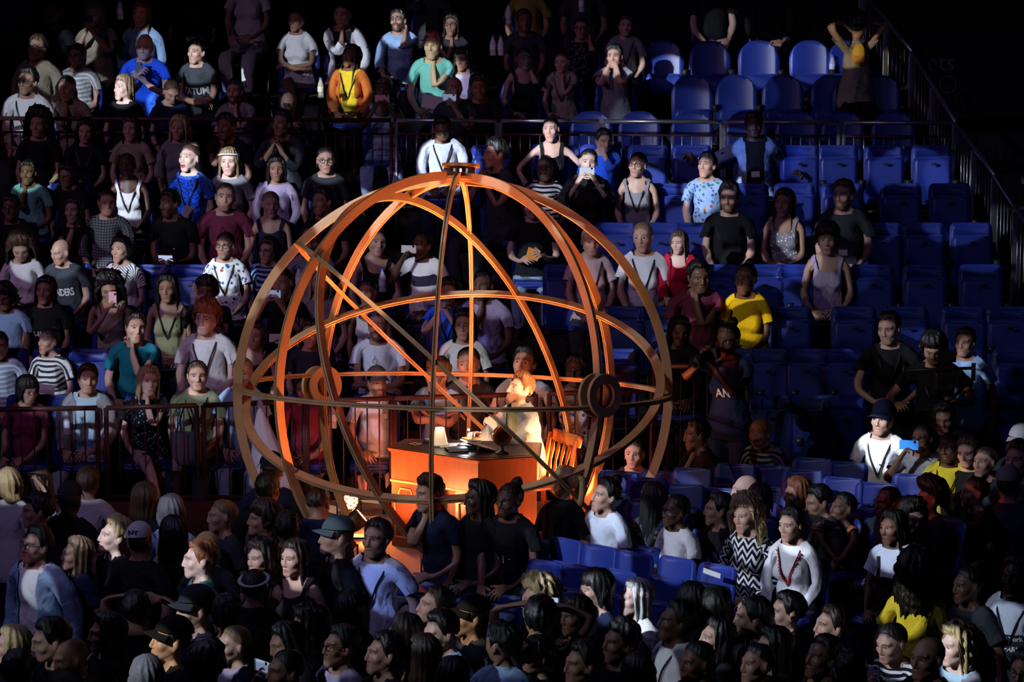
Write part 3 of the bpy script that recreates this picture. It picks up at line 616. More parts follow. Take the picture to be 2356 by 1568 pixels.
s-1.2/-.4 2126 1152 f 4 afro:bk -60 -80 0 phoneL tee:bk trousers:bk L.14/20/-20/0/rd person with afro and red-lit profile holding a red glowing phone
s-1.0/-.4 2230 1136 f 3 tied:db -60 -80 0 lap tee:bk trousers:bk L.16/16/-15/5/rd person with dark hair and red-lit cheek beside the broad navy back
s-1.45/-.5 975 1140 m 2 crop:db -40 -55 5 chinR tee:nv trousers:jn L.08/50/0/30 man in navy tee resting his chin on his knuckles before the desk
s-1.6/-.5 1088 1150 m 5 dreads:bk -40 -70 0 lap tee:bk trousers:bk L.05/30/0/0 dark-skinned man with dreadlocks in black polo before the desk
s-1.75/-.5 1163 1155 m 4 tied:bk -25 -40 0 lap tee:bk trousers:jn gl,beard:bk,bun:bk,print,L.09/50/-5/40 man with top knot, glasses and black printed tee before the desk
s-1.2/-.5 1282 1110 f 2 tied:bl 140 -110 -5 lap tee:bk trousers:bk pony:bl,L.10/46/0/0 woman with fair ponytail in black top turned away from us
s-1.5/-.5 1382 1142 m 2 short:bk -50 -60 -5 lap tee:wb trousers:dg bun:bk,L.42/70/20/40 man with curly dark hair tied back in white tee
s-1.4/-.5 1495 1150 f 3 vlong:bk 140 -150 0 phone1 tee:dg:floral trousers:dg L.12/24/-25/40 long-haired woman seen from behind holding a phone up
s-1.8/-.5 1543 1178 f 5 tied:bk -50 -65 0 lap tee:wh trousers:dg gl,L.22/56/25/60 dark-skinned woman with braided hair, glasses and white tee
s-1.7/-.5 1640 1175 m 3 short:bk -60 -85 0 lap tee:bk trousers:bk L.05/30/0/0 dark-haired man in black profile beside the woman with braids
s-2.0/-.5 1708 1192 f 2 bigcurl:bl -30 -45 0 lap long:wh:zig:bk trousers:bk L.36/64/20/40 woman with big blond curls in black and white patterned jacket
s-2.2/-.5 1812 1212 f 2 short:bk -30 -45 5 lap long:wh trousers:wh lan,L.50/40/0/0,L.22/70/0/100 smiling woman with short dark hair in white shirt and red beads
s-2.2/-.5 2045 1218 f 4 long:bk -30 -50 0 lap tee:wb trousers:bk pina,L.40/50/-10/30 woman in white tee under a black pinafore dress
s-2.0/-.5 2106 1196 f 2 wavy:db -10 20 15 lap tank:bk trousers:bk L.16/24/0/0 woman with dark wavy hair in black looking down right
d-3.0/-1.15 2112 1318 f 4 bigcurl:bk 150 165 0 stand tee:yl trousers:bk pinb,L.32/46/-15/95/wm woman with huge dark curls and yellow tee seen from behind
d-3.3/-1.15 2214 1352 f 4 tied:bk -50 -65 0 stand tee:dg trousers:bk bun:bk,earring,L.08/30/0/0 woman with high dark bun and hoop earring in dark tee
d-3.4/-1.1 2330 1330 m 5 short:bk -30 -40 0 stand tee:wb trousers:bk lan,L.2/44/-10/115 dark-skinned man in white tee with black city-name print
U 16 1115 f 2 bob:bl 150 -150 0 stand tee:wh trousers:dg L.14/34/0/0 fair-haired person seen from behind at the left edge of the standing crowd
U 100 1118 f 2 long:lb 160 170 0 phoneUp tee:gy trousers:dg L.34/50/22/25 person with streaked hair raising a black phone high with one arm
U 72 1180 m 3 crop:bk -60 -75 0 stand tee:bk trousers:bk - man with thick dark hair in profile at the left edge
U 205 1112 m 2 short:br 170 175 0 stand tee:wh trousers:dg L.10/46/0/0 man with short brown hair and white collar seen from behind
U 165 1152 m 4 buzz:bk 160 170 0 stand tee:bk trousers:bk cap:dg person in dark cap seen from behind beside the raised arm
U 336 1150 f 2 vlong:br 150 170 0 stand tee:dg trousers:dg L.07/36/0/0 woman with long straight brown hair seen from behind
U 398 1180 f 2 bob:gy 160 175 0 stand tee:lb trousers:dg L.12/50/10/20 woman with silver-grey bob and pale blue top seen from behind
U 497 1192 f 2 tied:lb -50 -70 0 stand tee:dg trousers:dg - fair-haired woman in dim profile before the dark red riser
U 592 1198 m 2 mop:db -60 -75 -5 stand tee:bk trousers:bk - laughing young man with brown fringe in profile
d-.15/-1.05 620 1085 m 3 short:bk 170 -160 0 stand long:nv trousers:bk cap:nv man in dark navy cap seen from behind in front of the globe
d-.62/-1.05 618 1128 m 3 short:bk 165 175 0 stand long:bk trousers:bk - dark-haired man seen from behind below the navy cap
d-1.0/-1.05 735 1170 m 3 short:bk 160 170 30 stand jacket:nv trousers:bk L.05/50/0/0 person in dark blue hooded jacket stooping before the stage
U 665 1218 m 3 short:bk 150 170 0 stand tee:bk trousers:bk - man with dark hair and lit nape seen from behind
U 72 1258 m 2 short:bk -30 -45 -5 stand jacket:lb trousers:dg gl,L.22/44/25/95 man with glasses in pale hooded top and black hair
U 162 1278 f 2 long:lb -50 -65 -5 stand tee:nv trousers:dg L.18/40/0/0,L.06/30/0/70/rd woman with long light brown hair and orange scarf
U 250 1235 m 1 quiff:bl -55 -65 -8 stand tee:bk trousers:bk L.62/42/-5/0 young man with blond quiff in black, face brightly lit
U 328 1248 m 3 short:bk 150 165 0 stand tee:bk trousers:bk cap:lg,ny person in pale cap with dark monogram seen from behind
U 392 1230 f 3 vlong:bk 150 -150 0 stand tee:bk trousers:bk - woman with long black hair beside the pale monogram cap
U 445 1292 m 1 short:rd -65 -80 0 stand tee:gn trousers:dg L.62/48/-5/5 young man with cropped ginger hair in profile, brightly lit
U 482 1262 f 2 tied:bl 160 170 0 stand tee:dg trousers:dg pony:bl,L.07/30/0/0 woman with blond ponytail behind the ginger-haired man
U 590 1290 f 2 wavy:db -35 -45 0 stand tank:bk trousers:bk L.42/40/-5/0 serious young woman with wavy brown hair
U 668 1290 f 2 long:db -30 -40 0 stand tank:bk trousers:bk earring,L.58/40/-5/0 young woman with long hair and small earring, brightly lit face
U 758 1240 m 2 short:db -60 -70 -5 stand tee:bk trousers:bk cap:tg,L.22/36/-5/-10 young man in teal-grey cap looking left
U 858 1244 m 2 short:db -20 -30 -3 stand tee:wb trousers:dg lan,L.09/30/0/0,L.30/56/30/110/bl young man with brown hair in pale tee and lanyard
U 590 1352 f 3 tied:bk 160 170 0 stand tee:bk trousers:bk hband:lg person with pale headband seen from behind
U 432 1408 m 2 buzz:bk -55 -65 0 stand tee:nv trousers:bk cap:dg,L.40/30/-5/15 man in dark green cap and dark tee, cheek lit
U 375 1478 m 2 buzz:bk -55 -70 -8 stand tee:bk trousers:bk cap:bk,L.45/36/-5/10/wm man in black cap gazing up left near the bottom
U 522 1488 f 2 tied:lb -50 -60 0 stand jacket:nv trousers:dg L.35/40/-8/0 fair-haired woman in navy jacket near the bottom
U 228 1462 f 3 vlong:bk -50 -70 0 stand long:bk trousers:bk - woman with very long dark hair in shadow near the bottom left
U 12 1490 f 2 vlong:bl -40 -80 0 stand tee:dg trousers:dg L.30/40/10/0 blonde woman at the left edge near the bottom
U 148 1522 m 4 bald:bk -50 -60 15 stand tee:bk trousers:bk L.07/36/0/0 man with shaved head near the bottom left
U 100 1482 m 2 short:bk -50 -70 10 stand tee:bk trousers:bk L.10/24/-10/-10 dark-haired man with lit forehead near the bottom left
U 48 1545 m 4 short:bk 150 170 0 stand tee:bk trousers:bk - person with cropped black hair at the bottom left corner
U 345 1560 f 2 bob:gy 150 170 0 stand tee:dg trousers:dg L.22/30/0/-5 grey-haired person at the bottom edge
U 320 1405 m 3 short:bk 150 170 0 phoneUp2 tee:bk trousers:bk L.06/30/0/0 person in black holding a camera up with both hands
U 690 1448 f 3 wavy:bk -60 -80 0 stand tee:bk trousers:bk L.10/30/-10/0 woman with dark wavy hair in profile left of the purple-lit man
U 645 1490 f 3 long:bk -50 -60 12 phone1 tee:bk trousers:bk L.14/24/-5/-5 woman in black holding up a glowing blue phone
U 768 1492 m 3 short:bk -50 -60 -5 stand long:lp trousers:dg gl,L.10/50/0/0,L.2/40/-40/70 man with glasses and purple-lit face in lilac shirt
U 640 1548 m 3 buzz:bk -50 -60 0 stand tee:bk trousers:bk L.05/24/0/0 dark-haired man at the bottom edge below the glowing phone
U 868 1508 m 3 short:bk -55 -70 -5 stand tee:bk trousers:bk L.14/36/0/0 dark-haired man in profile right of the purple-lit man
U 915 1462 f 3 long:db -60 -110 0 stand tee:bk trousers:bk L.12/24/-10/-5 woman with smooth brown hair turned away above the bottom edge
U 965 1510 f 2 vlong:db 150 -150 0 stand tee:bk trousers:bk L.08/40/0/0 woman with long glossy brown hair seen from behind at the bottom
U 985 1396 m 2 short:db -55 -65 -12 stand tee:lp trousers:dg L.26/36/-5/0 man with stubble looking up left below the jeans
U 1000 1462 m 2 short:bk -50 -60 10 phone1 rolled:lb trousers:dg L.36/30/0/0 man in pale denim shirt filming with a white phone
U 1068 1424 m 3 buzz:bk -60 -75 -5 stand tee:dg trousers:bk cap:bk,L.36/26/-5/10/wm man in black cap in profile with lit cheek
U 1140 1486 m 3 crop:bk 140 -130 0 stand tee:lb trousers:dg L.12/46/-10/20 man with thick black hair seen from behind near the bottom
U 1222 1385 f 2 bigcurl:bl -50 -70 0 stand tee:bk trousers:bk L.22/26/-8/0 woman with streaked blond curls in front of the blue seats
U 1245 1425 m 3 crop:bk 160 170 0 phoneUp2 tee:bk trousers:bk L.30/26/0/20 person with black hair filming over others with a clear phone
U 1312 1422 f 4 vlong:bk -40 -55 0 claspUp tee:bk trousers:bk L.10/36/0/0 woman with long black hair and hands near her chin
U 1356 1362 f 2 fringe:bk -50 -70 0 stand tee:nv trousers:bk L.07/30/0/0 woman with sleek black bob in front of the blue seats
U 1448 1380 f 1 long:pl -55 -70 0 stand tee:wh trousers:dg L.72/60/5/20 woman with long platinum hair, brightly lit
U 1412 1482 m 4 crop:bk -45 -60 -5 stand tee:bk trousers:bk L.06/36/0/0 dark-skinned man with thick hair below the platinum hair
U 1540 1432 m 5 short:bk -60 -75 -8 stand tee:lg trousers:dg lan,L.08/40/0/0,L.22/40/-10/110 dark-skinned man in pale tee with high cropped hair in profile
U 1220 1515 f 3 short:bk -50 -60 0 stand tee:bk trousers:bk L.07/36/0/0 person in dim violet light at the bottom edge
U 1325 1532 m 3 short:db -50 -65 0 stand tee:bk trousers:bk L.08/36/0/0 short-haired man in dim violet light at the bottom edge
U 1632 1472 f 2 long:bk -50 -70 -10 stand tee:bk trousers:bk L.42/24/-5/0 woman with black hair whose lit nose points up left
U 1582 1385 f 2 long:bk 150 -150 0 phone1 tee:bk trousers:bk L.08/26/0/0 person holding up a phone in front of the labelled seat
U 1716 1425 m 3 short:bk -70 -95 0 stand tee:bk trousers:bk L.07/30/0/0 dark-haired man with lit ear below the labelled seat
U 1795 1412 m 2 short:bk -60 -80 0 stand rolled:bk trousers:bk L.32/36/-8/0 man with neat dark hair in profile below the white shirt
U 1762 1495 f 2 vlong:bk -50 -75 0 stand tee:bk trousers:bk L.08/40/0/0 woman with long black hair in profile near the bottom
U 1898 1442 m 2 short:db -55 -70 -5 stand rolled:lb trousers:dg L.36/34/-5/0 young man with short brown hair and pale denim shirt
U 1880 1515 m 4 short:bk -45 -60 -10 stand tee:bk trousers:bk L.05/30/0/0 dark-haired man in shadow at the bottom below the denim shirt
U 1588 1528 f 4 tied:bk -50 -60 0 stand tee:bk trousers:bk earring,L.06/36/0/0 woman with hoop earring in dim light at the bottom edge
U 1728 1532 f 3 tied:bk -50 -60 -5 stand tee:bk trousers:bk L.12/40/0/0 woman with tied dark hair in lilac light at the bottom edge
U 2040 1488 f 2 tied:bk -40 -50 12 phoneLowU tee:bk:stripe:wh trousers:bk L.35/28/-5/-5 woman with striped dark top photographing with her phone
U 2188 1492 f 1 wavy:bl -50 -65 0 stand jacket:gy trousers:dg L.72/60/5/10 woman with curly pale blond hair, brightly lit, at the lower right
U 2122 1520 m 3 bald:bk -40 -50 0 stand tee:bk trousers:bk L.05/30/0/0 dim man with shaved head beside the curly blonde
U 2350 1552 m 4 short:bk -20 -30 0 stand tee:bk trousers:bk gl,L.07/36/0/0 man with glasses at the bottom right corner
U 1460 1555 f 3 long:bk 150 -160 0 stand tee:bk trousers:bk - woman with smooth black hair seen from behind at the bottom edge
U 1960 1550 m 3 short:bk 150 170 0 stand tee:bk trousers:bk - dark head seen from behind at the bottom edge below the phone
U 1045 1560 f 3 long:bk 150 170 0 stand tee:bk trousers:bk - black-haired person at the bottom edge in the middle
U 530 1420 m 4 crop:bk 160 170 0 stand tee:bk trousers:bk - dark shape of a person behind the pale headband
U 810 1405 f 3 long:bk 150 170 0 stand tee:bk trousers:bk - dark-haired person below the pale tee with lanyard
U 480 1530 f 4 curly:bk 150 170 0 stand tee:bk trousers:bk - curly dark head at the bottom edge left of the navy jacket
U 1650 1400 m 4 short:bk 150 170 0 stand tee:bk trousers:bk - dark head seen from behind below the labelled seat back
'''
# ------------------------------------------------------------------ objects and materials
def link(name, data=None, parent=None):
    o = bpy.data.objects.new(name, data); COL.objects.link(o)
    if parent: o.parent = parent
    return o
def tag(o, label=None, cat=None, group=None, kind=None):
    if label: o['label'] = label
    if cat: o['category'] = cat
    if group: o['group'] = group
    if kind: o['kind'] = kind
    return o
def geo(name, g, mat, parent=None, smooth=True):
    me = to_mesh(name, g[0], g[1], smooth); me.materials.append(mat); return link(name, me, parent)
def box_g(c, s, bev=0, rot=0):
    bm = bmesh.new(); bmesh.ops.create_cube(bm, size=1); bmesh.ops.scale(bm, vec=s, verts=bm.verts[:])
    if bev: bmesh.ops.bevel(bm, geom=bm.edges[:], offset=bev, segments=2, affect='EDGES', profile=.5)
    if rot: bmesh.ops.rotate(bm, verts=bm.verts[:], matrix=Matrix.Rotation(rot, 3, 'Z'))
    bmesh.ops.translate(bm, verts=bm.verts[:], vec=c); return bm_g(bm)
def bm_g(bm):
    bmesh.ops.triangulate(bm, faces=bm.faces[:]); bm.verts.index_update()
    V = np.array([v.co[:] for v in bm.verts], np.float32); T = np.array([[v.index for v in f.verts] for f in bm.faces], np.int32); bm.free(); return V, T
def prism_g(poly, z0, z1, bev=0):
    bm = bmesh.new(); f = bm.faces.new([bm.verts.new((x, y, z0)) for x, y in poly]); f.normal_update()
    if f.normal.z > 0: f.normal_flip()
    r = bmesh.ops.extrude_face_region(bm, geom=[f]); bmesh.ops.translate(bm, verts=[v for v in r['geom'] if isinstance(v, bmesh.types.BMVert)], vec=(0, 0, z1 - z0))
    bmesh.ops.recalc_face_normals(bm, faces=bm.faces[:])
    if bev: bmesh.ops.bevel(bm, geom=bm.edges[:], offset=bev, segments=2, affect='EDGES')
    return bm_g(bm)
def lathe_g(prof, n=24, c=(0, 0, 0)):
    V = []; T = []; m = len(prof)
    for i in range(n):
        a = 2*PI*i/n
        for r, z in prof: V.append((c[0] + r*math.cos(a), c[1] + r*math.sin(a), c[2] + z))
    for i in range(n):
        for j in range(m - 1): a, b = i*m + j, ((i + 1) % n)*m + j; T += [(a, b, b + 1), (a, b + 1, a + 1)]
    return np.array(V, np.float32), np.array(T, np.int32)
def xf(g, M):
    M = np.array(M, np.float32); return (g[0] @ M[:3, :3].T + M[:3, 3]).astype(np.float32), g[1]
C_ = {'wh': (.74, .75, .78), 'wb': (.62, .68, .82), 'lg': (.45, .46, .48), 'gy': (.22, .22, .25), 'dg': (.035, .04, .05), 'bk': (.010, .010, .013), 'nv': (.014, .02, .06), 'bu': (.03, .12, .60), 'lb': (.28, .42, .66), 'tl': (.16, .40, .42), 'td': (.01, .13, .19),
 'gr': (.16, .18, .11), 'gn': (.08, .15, .13), 'yl': (.62, .56, .05), 'yw': (.75, .50, .01), 'or': (.50, .16, .05), 'rd': (.45, .01, .04), 'mr': (.18, .03, .07), 'pk': (.62, .42, .44), 'pu': (.2, .1, .3), 'lp': (.42, .34, .52), 'bg': (.34, .29, .22), 'br': (.13, .08, .06), 'ol': (.25, .20, .05),
 'jn': (.22, .34, .50), 'sh': (.32, .46, .56), 'tg': (.10, .155, .165)}
HC = {'bk': (.008, .007, .008), 'db': (.028, .017, .011), 'br': (.075, .042, .022), 'lb': (.19, .12, .065), 'bl': (.42, .31, .15), 'pl': (.70, .68, .62), 'rd': (.22, .075, .025), 'gy': (.32, .32, .33)}
SK = {1: (.62, .43, .36), 2: (.50, .31, .235), 3: (.34, .19, .13), 4: (.165, .085, .055), 5: (.060, .032, .024)}
MATS = {}
def material(key, base=None, rough=.6, metal=0., emit=None, es=0., spec=.3, build=None, alpha=None, trans=None):
    if key in MATS: return MATS[key]
    m = bpy.data.materials.new(key); m.use_nodes = True; nt = m.node_tree; b = nt.nodes['Principled BSDF']
    if base is not None: b.inputs['Base Color'].default_value = (*base, 1)
    b.inputs['Roughness'].default_value = rough; b.inputs['Metallic'].default_value = metal; b.inputs['Specular IOR Level'].default_value = spec
    if emit is not None: b.inputs['Emission Color'].default_value = (*emit, 1); b.inputs['Emission Strength'].default_value = es
    if alpha is not None: b.inputs['Alpha'].default_value = alpha
    if trans is not None: b.inputs['Transmission Weight'].default_value = trans
    if build: build(nt, b)
    MATS[key] = m; return m
def N(nt, typ, **kw):
    n = nt.nodes.new(typ)
    for k, v in kw.items():
        if hasattr(n, k): setattr(n, k, v)
        else: n.inputs[k.replace('_', ' ')].default_value = v
    return n
def math_n(nt, op, a, b=None, c=None):
    n = nt.nodes.new('ShaderNodeMath'); n.operation = op
    for i, v in enumerate((a, b, c)):
        if v is None: continue
        if hasattr(v, 'is_linked'): nt.links.new(v, n.inputs[i])
        else: n.inputs[i].default_value = v
    return n.outputs[0]
def mix_n(nt, f, a, b):
    n = nt.nodes.new('ShaderNodeMix'); n.data_type = 'RGBA'
    for i, v in ((0, f), (6, a), (7, b)):
        if hasattr(v, 'is_linked'): nt.links.new(v, n.inputs[i])
        else: n.inputs[i].default_value = v if i == 0 else (*v, 1)
    return n.outputs[2]
def bump(nt, b, scale, strength, src=None, dist=.01, detail=3):
    nz = N(nt, 'ShaderNodeTexNoise', Scale=scale, Detail=detail)
    if src: nt.links.new(src, nz.inputs['Vector'])
    bp = N(nt, 'ShaderNodeBump', Strength=strength, Distance=dist); nt.links.new(nz.outputs[0], bp.inputs['Height']); nt.links.new(bp.outputs[0], b.inputs['Normal']); return nz
def m_skin():
    def bd(nt, b):
        a = N(nt, 'ShaderNodeAttribute', attribute_name='Col'); nz = N(nt, 'ShaderNodeTexNoise', Scale=60., Detail=3.)
        nt.links.new(mix_n(nt, math_n(nt, 'MULTIPLY', nz.outputs[0], .25), a.outputs['Color'], (.30, .10, .07)), b.inputs['Base Color'])
        b.inputs['Subsurface Weight'].default_value = .0
    return material('skin', rough=.48, spec=.4, build=bd)
def m_hair(c):
    def bd(nt, b):
        tc = N(nt, 'ShaderNodeTexCoord'); mp = N(nt, 'ShaderNodeMapping'); mp.inputs['Scale'].default_value = (190, 190, 14); nt.links.new(tc.outputs['Object'], mp.inputs[0])
        nz = N(nt, 'ShaderNodeTexNoise', Scale=1., Detail=2.); nt.links.new(mp.outputs[0], nz.inputs['Vector'])
        k = HC[c]; nt.links.new(mix_n(nt, nz.outputs[0], tuple(v*.35 for v in k), tuple(min(1, v*1.6) for v in k)), b.inputs['Base Color'])
        bp = N(nt, 'ShaderNodeBump', Strength=.8, Distance=.006); nt.links.new(nz.outputs[0], bp.inputs['Height']); nt.links.new(bp.outputs[0], b.inputs['Normal'])
    return material('hair_' + c, rough=.38, spec=.5, build=bd)
def m_cloth(spec):
    p = spec.split(':'); c1 = C_[p[0]]; pat = p[1] if len(p) > 1 else ''; c2 = C_[p[2]] if len(p) > 2 else (.8, .8, .82)
    def bd(nt, b):
        at_ = N(nt, 'ShaderNodeAttribute', attribute_name='rest'); v = at_.outputs['Vector']; sp = N(nt, 'ShaderNodeSeparateXYZ'); nt.links.new(v, sp.inputs[0]); X, Y, Z = sp.outputs
        nz = bump(nt, b, 10., .9, v, .022, 2); nz.inputs['Distortion'].default_value = .9; fab = N(nt, 'ShaderNodeTexNoise', Scale=180.); nt.links.new(v, fab.inputs['Vector'])
        col = mix_n(nt, fab.outputs[0], tuple(k*.8 for k in c1), tuple(min(1, k*1.18) for k in c1))
        if pat == 'stripe': col = mix_n(nt, math_n(nt, 'GREATER_THAN', math_n(nt, 'FRACT', math_n(nt, 'MULTIPLY', Z, 21.)), .55), col, c2)
        elif pat == 'check':
            a = math_n(nt, 'GREATER_THAN', math_n(nt, 'FRACT', math_n(nt, 'MULTIPLY', Z, 38.)), .68); d = math_n(nt, 'GREATER_THAN', math_n(nt, 'FRACT', math_n(nt, 'MULTIPLY', X, 38.)), .68)
            col = mix_n(nt, math_n(nt, 'MULTIPLY', math_n(nt, 'ADD', a, d), .5), col, c2)
        elif pat in ('dots', 'lace'):
            vo = N(nt, 'ShaderNodeTexVoronoi', Scale=34. if pat == 'dots' else 60.); nt.links.new(v, vo.inputs['Vector'])
            col = mix_n(nt, math_n(nt, 'LESS_THAN', vo.outputs['Distance'], .30 if pat == 'dots' else .42), col, c2)
        elif pat == 'floral':
            vo = N(nt, 'ShaderNodeTexVoronoi', Scale=26.); nt.links.new(v, vo.inputs['Vector']); rp = N(nt, 'ShaderNodeValToRGB'); rp.color_ramp.interpolation = 'CONSTANT'
            e = rp.color_ramp.elements; e[0].color = (.05, .09, .30, 1); e[1].position = .3; e[1].color = (*c1, 1)
            for q, cc in ((.62, (.45, .08, .06)), (.72, (.05, .16, .30)), (.84, (.06, .20, .12)), (.92, (.5, .35, .05))): k = e.new(q); k.color = (*cc, 1)
            sv = N(nt, 'ShaderNodeSeparateColor'); nt.links.new(vo.outputs['Color'], sv.inputs[0]); nt.links.new(sv.outputs[0], rp.inputs[0])
            col = mix_n(nt, math_n(nt, 'LESS_THAN', vo.outputs['Distance'], .42), col, rp.outputs[0])
        elif pat == 'denim':
            n2 = N(nt, 'ShaderNodeTexNoise', Scale=9., Detail=4.); nt.links.new(v, n2.inputs['Vector']); col = mix_n(nt, n2.outputs[0], tuple(k*.45 for k in c1), tuple(min(1, k*1.5) for k in c1))
        elif pat == 'zig':
            z2 = math_n(nt, 'ADD', math_n(nt, 'MULTIPLY', Z, 17.), math_n(nt, 'PINGPONG', math_n(nt, 'MULTIPLY', X, 26.), 1.)); col = mix_n(nt, math_n(nt, 'GREATER_THAN', math_n(nt, 'FRACT', z2), .45), col, c2)
        elif pat == 'band': col = mix_n(nt, math_n(nt, 'MULTIPLY', math_n(nt, 'GREATER_THAN', Z, 1.27), math_n(nt, 'LESS_THAN', Z, 1.37)), col, (.03, .03, .05))
        elif pat == 'collar': col = mix_n(nt, math_n(nt, 'MULTIPLY', math_n(nt, 'GREATER_THAN', Z, 1.36), math_n(nt, 'GREATER_THAN', math_n(nt, 'FRACT', math_n(nt, 'MULTIPLY', math_n(nt, 'ADD', Z, math_n(nt, 'ABSOLUTE', X)), 36.)), .62)), col, (.02, .02, .04))
        nt.links.new(col, b.inputs['Base Color'])
    return material('cloth_' + spec, rough=.85, spec=.15, build=bd)
def m_noise(key, c1, c2, scale, rough=.6, metal=0., bs=.2, spec=.3, stretch=(1, 1, 1)):
    def bd(nt, b):
        tc = N(nt, 'ShaderNodeTexCoord'); mp = N(nt, 'ShaderNodeMapping'); mp.inputs['Scale'].default_value = stretch; nt.links.new(tc.outputs['Object'], mp.inputs[0])
        nz = bump(nt, b, scale, bs, mp.outputs[0], .01, 5); nt.links.new(mix_n(nt, nz.outputs[0], c1, c2), b.inputs['Base Color'])
    return material(key, rough=rough, metal=metal, spec=spec, build=bd)
M_FLOOR = m_noise('dark_floor', (.010, .010, .012), (.03, .03, .034), 6, .7)
M_TIER = m_noise('tier_grey', (.020, .020, .024), (.05, .05, .056), 5, .75)
M_NOSE = m_noise('step_edge', (.40, .36, .32), (.55, .50, .45), 12, .6)
M_STAGE = m_noise('stage_boards', (.28, .24, .23), (.40, .36, .34), 4, .6)
M_WALL = m_noise('wall_dark', (.008, .008, .011), (.016, .016, .02), 3, .8)
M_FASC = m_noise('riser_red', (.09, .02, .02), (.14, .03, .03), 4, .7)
M_STEEL = m_noise('rail_steel', (.42, .42, .46), (.60, .60, .64), 30, .32, .85, .05)
M_DKMET = m_noise('barrier_black', (.055, .022, .022), (.10, .038, .038), 20, .45, .3, .05)  # dark metal; the red light on the barriers is put into its colour
M_SEAT = m_noise('seat_blue', (.010, .026, .19), (.015, .036, .26), 40, .42, 0, .08, .5)
M_SEATD = m_noise('seat_frame', (.02, .02, .025), (.04, .04, .045), 30, .5, .3)
M_PLY = m_noise('bent_plywood', (.40, .23, .12), (.72, .48, .27), 5, .6, 0, .05, .25)
M_PLYD = m_noise('ply_dark', (.10, .06, .04), (.2, .13, .08), 9, .6)
M_WOOD = m_noise('desk_wood', (.040, .009, .004), (.16, .040, .012), 4., .35, 0, .1, .45, (9, 9, .4))
M_WOODL = m_noise('chair_wood', (.30, .13, .05), (.46, .22, .09), 4, .38, 0, .1, .4, (5, 5, 1))
M_TRIM = m_noise('desk_trim', (.42, .22, .09), (.56, .30, .13), 8, .35)
M_BLACK = m_noise('black_plastic', (.008, .008, .009), (.02, .02, .022), 30, .4, 0, .1, .5)
M_GLOSS = material('black_glass', (.01, .01, .012), .08, spec=.6)
M_METAL = m_noise('grey_metal', (.25, .25, .26), (.4, .4, .42), 20, .3, .9, .05)
M_PAPER = m_noise('paper', (.68, .68, .66), (.78, .78, .76), 20, .8)
M_EYE = material('eye_white', (.42, .40, .39), .25, spec=.5); M_IRIS = material('eye_iris', (.015, .010, .008), .15, spec=.6)
M_SKIN = m_skin()
def m_screen(key, c, s): return material('screen_' + key, (.02, .02, .03), .2, emit=c, es=s)
M_CLEAR = material('clear_plastic', (.75, .82, .95), .08, spec=.6, alpha=.45)
M_BLUECAP = material('bottle_cap', (.05, .12, .55), .4); M_LABEL = material('bottle_label', (.55, .62, .80), .5)
M_WHITEINK = material('white_print', (.78, .78, .80), .7); M_DARKINK = material('dark_print', (.02, .02, .03), .7)
M_ORANGE = material('orange_card', (.60, .22, .03), .6); M_PINK = material('pink_case', (.66, .40, .46), .4)
# ------------------------------------------------------------------ the hall: floors, tiers, steps, walls
ROWS = 'ABCDEFGHIJK'; RY = {r: 2.2 + .85*i for i, r in enumerate(ROWS)}; RZ = dict(zip(ROWS, (-.27, .0, .26, .54, .84, 1.14, 1.45, 1.77, 2.10, 2.43, 2.75)))
def struct(name, g, mat, smooth=False, parent=None):
    o = geo(name, g, mat, parent, smooth)
    if not parent: o['kind'] = 'structure'
    return o
struct('floor', box_g((1, -2, -1.15), (26, 26, .2)), M_FLOOR)
for r in ROWS:
    y0 = RY[r] - .42; y1 = RY[r] + .43 if r != 'K' else RY[r] + 2.5
    struct('floor', box_g((.6, (y0 + y1)/2, (RZ[r] - 1.05)/2), (15, y1 - y0, RZ[r] + 1.05)), M_TIER)
struct('wall_back', box_g((.6, 13.6, 3), (16, .2, 9)), M_WALL)
wr = struct('wall_right', box_g((7.6, 9.5, 3), (.2, 8.5, 9)), M_WALL)
stage_poly = [(-1.22, -.25), (-.62, -.95), (.0, -1.12), (1.15, -1.12), (1.75, -.6), (1.9, 1.7), (-1.75, 1.7), (-1.75, .9)]
struct('floor', prism_g(stage_poly, -1.04, 0.), M_STAGE)
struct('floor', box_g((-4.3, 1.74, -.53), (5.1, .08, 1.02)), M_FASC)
struct('floor', box_g((3.6, .2, -.71), (4.6, 3.0, .68)), M_TIER); struct('floor', box_g((2.2, -2.05, -.79), (5.8, 1.5, .52)), M_TIER)
# the aisle steps climb through the stand, drifting left
st = link('aisle_stairs'); st['kind'] = 'structure'; st.location = (1.2, 2.2, -.27)
stp = {'J': 395, 'I': 415, 'H': 545, 'G': 660, 'F': 800, 'E': 900, 'D': 945, 'C': 1075, 'B': 1195, 'A': 1230, 'K': 370}
for r in ROWS[:-1]:
    nx = ROWS[ROWS.index(r) + 1]; h = (RZ[nx] - RZ[r])
    for k, (dy, dz) in enumerate(((-.36, 0.), (.06, .5))):
        zt = RZ[r] + h*(k*.5) + (.012 if k == 0 else 0); Y = RY[r] - .42 + k*.42; cx = at((stp[r]*(1 - k*.5) + stp[nx]*k*.5), 0, Y)[0]
        if k: o = geo('step', box_g((cx, Y + .21, zt - h*.25), (.80, .42, h*.5)), M_TIER, st, False); o.matrix_parent_inverse = Matrix.Translation(st.location).inverted()
        o = geo('nosing', box_g((cx, Y + .012, zt + .004), (.80, .035, .02)), M_NOSE, st, False); o.matrix_parent_inverse = Matrix.Translation(st.location).inverted()
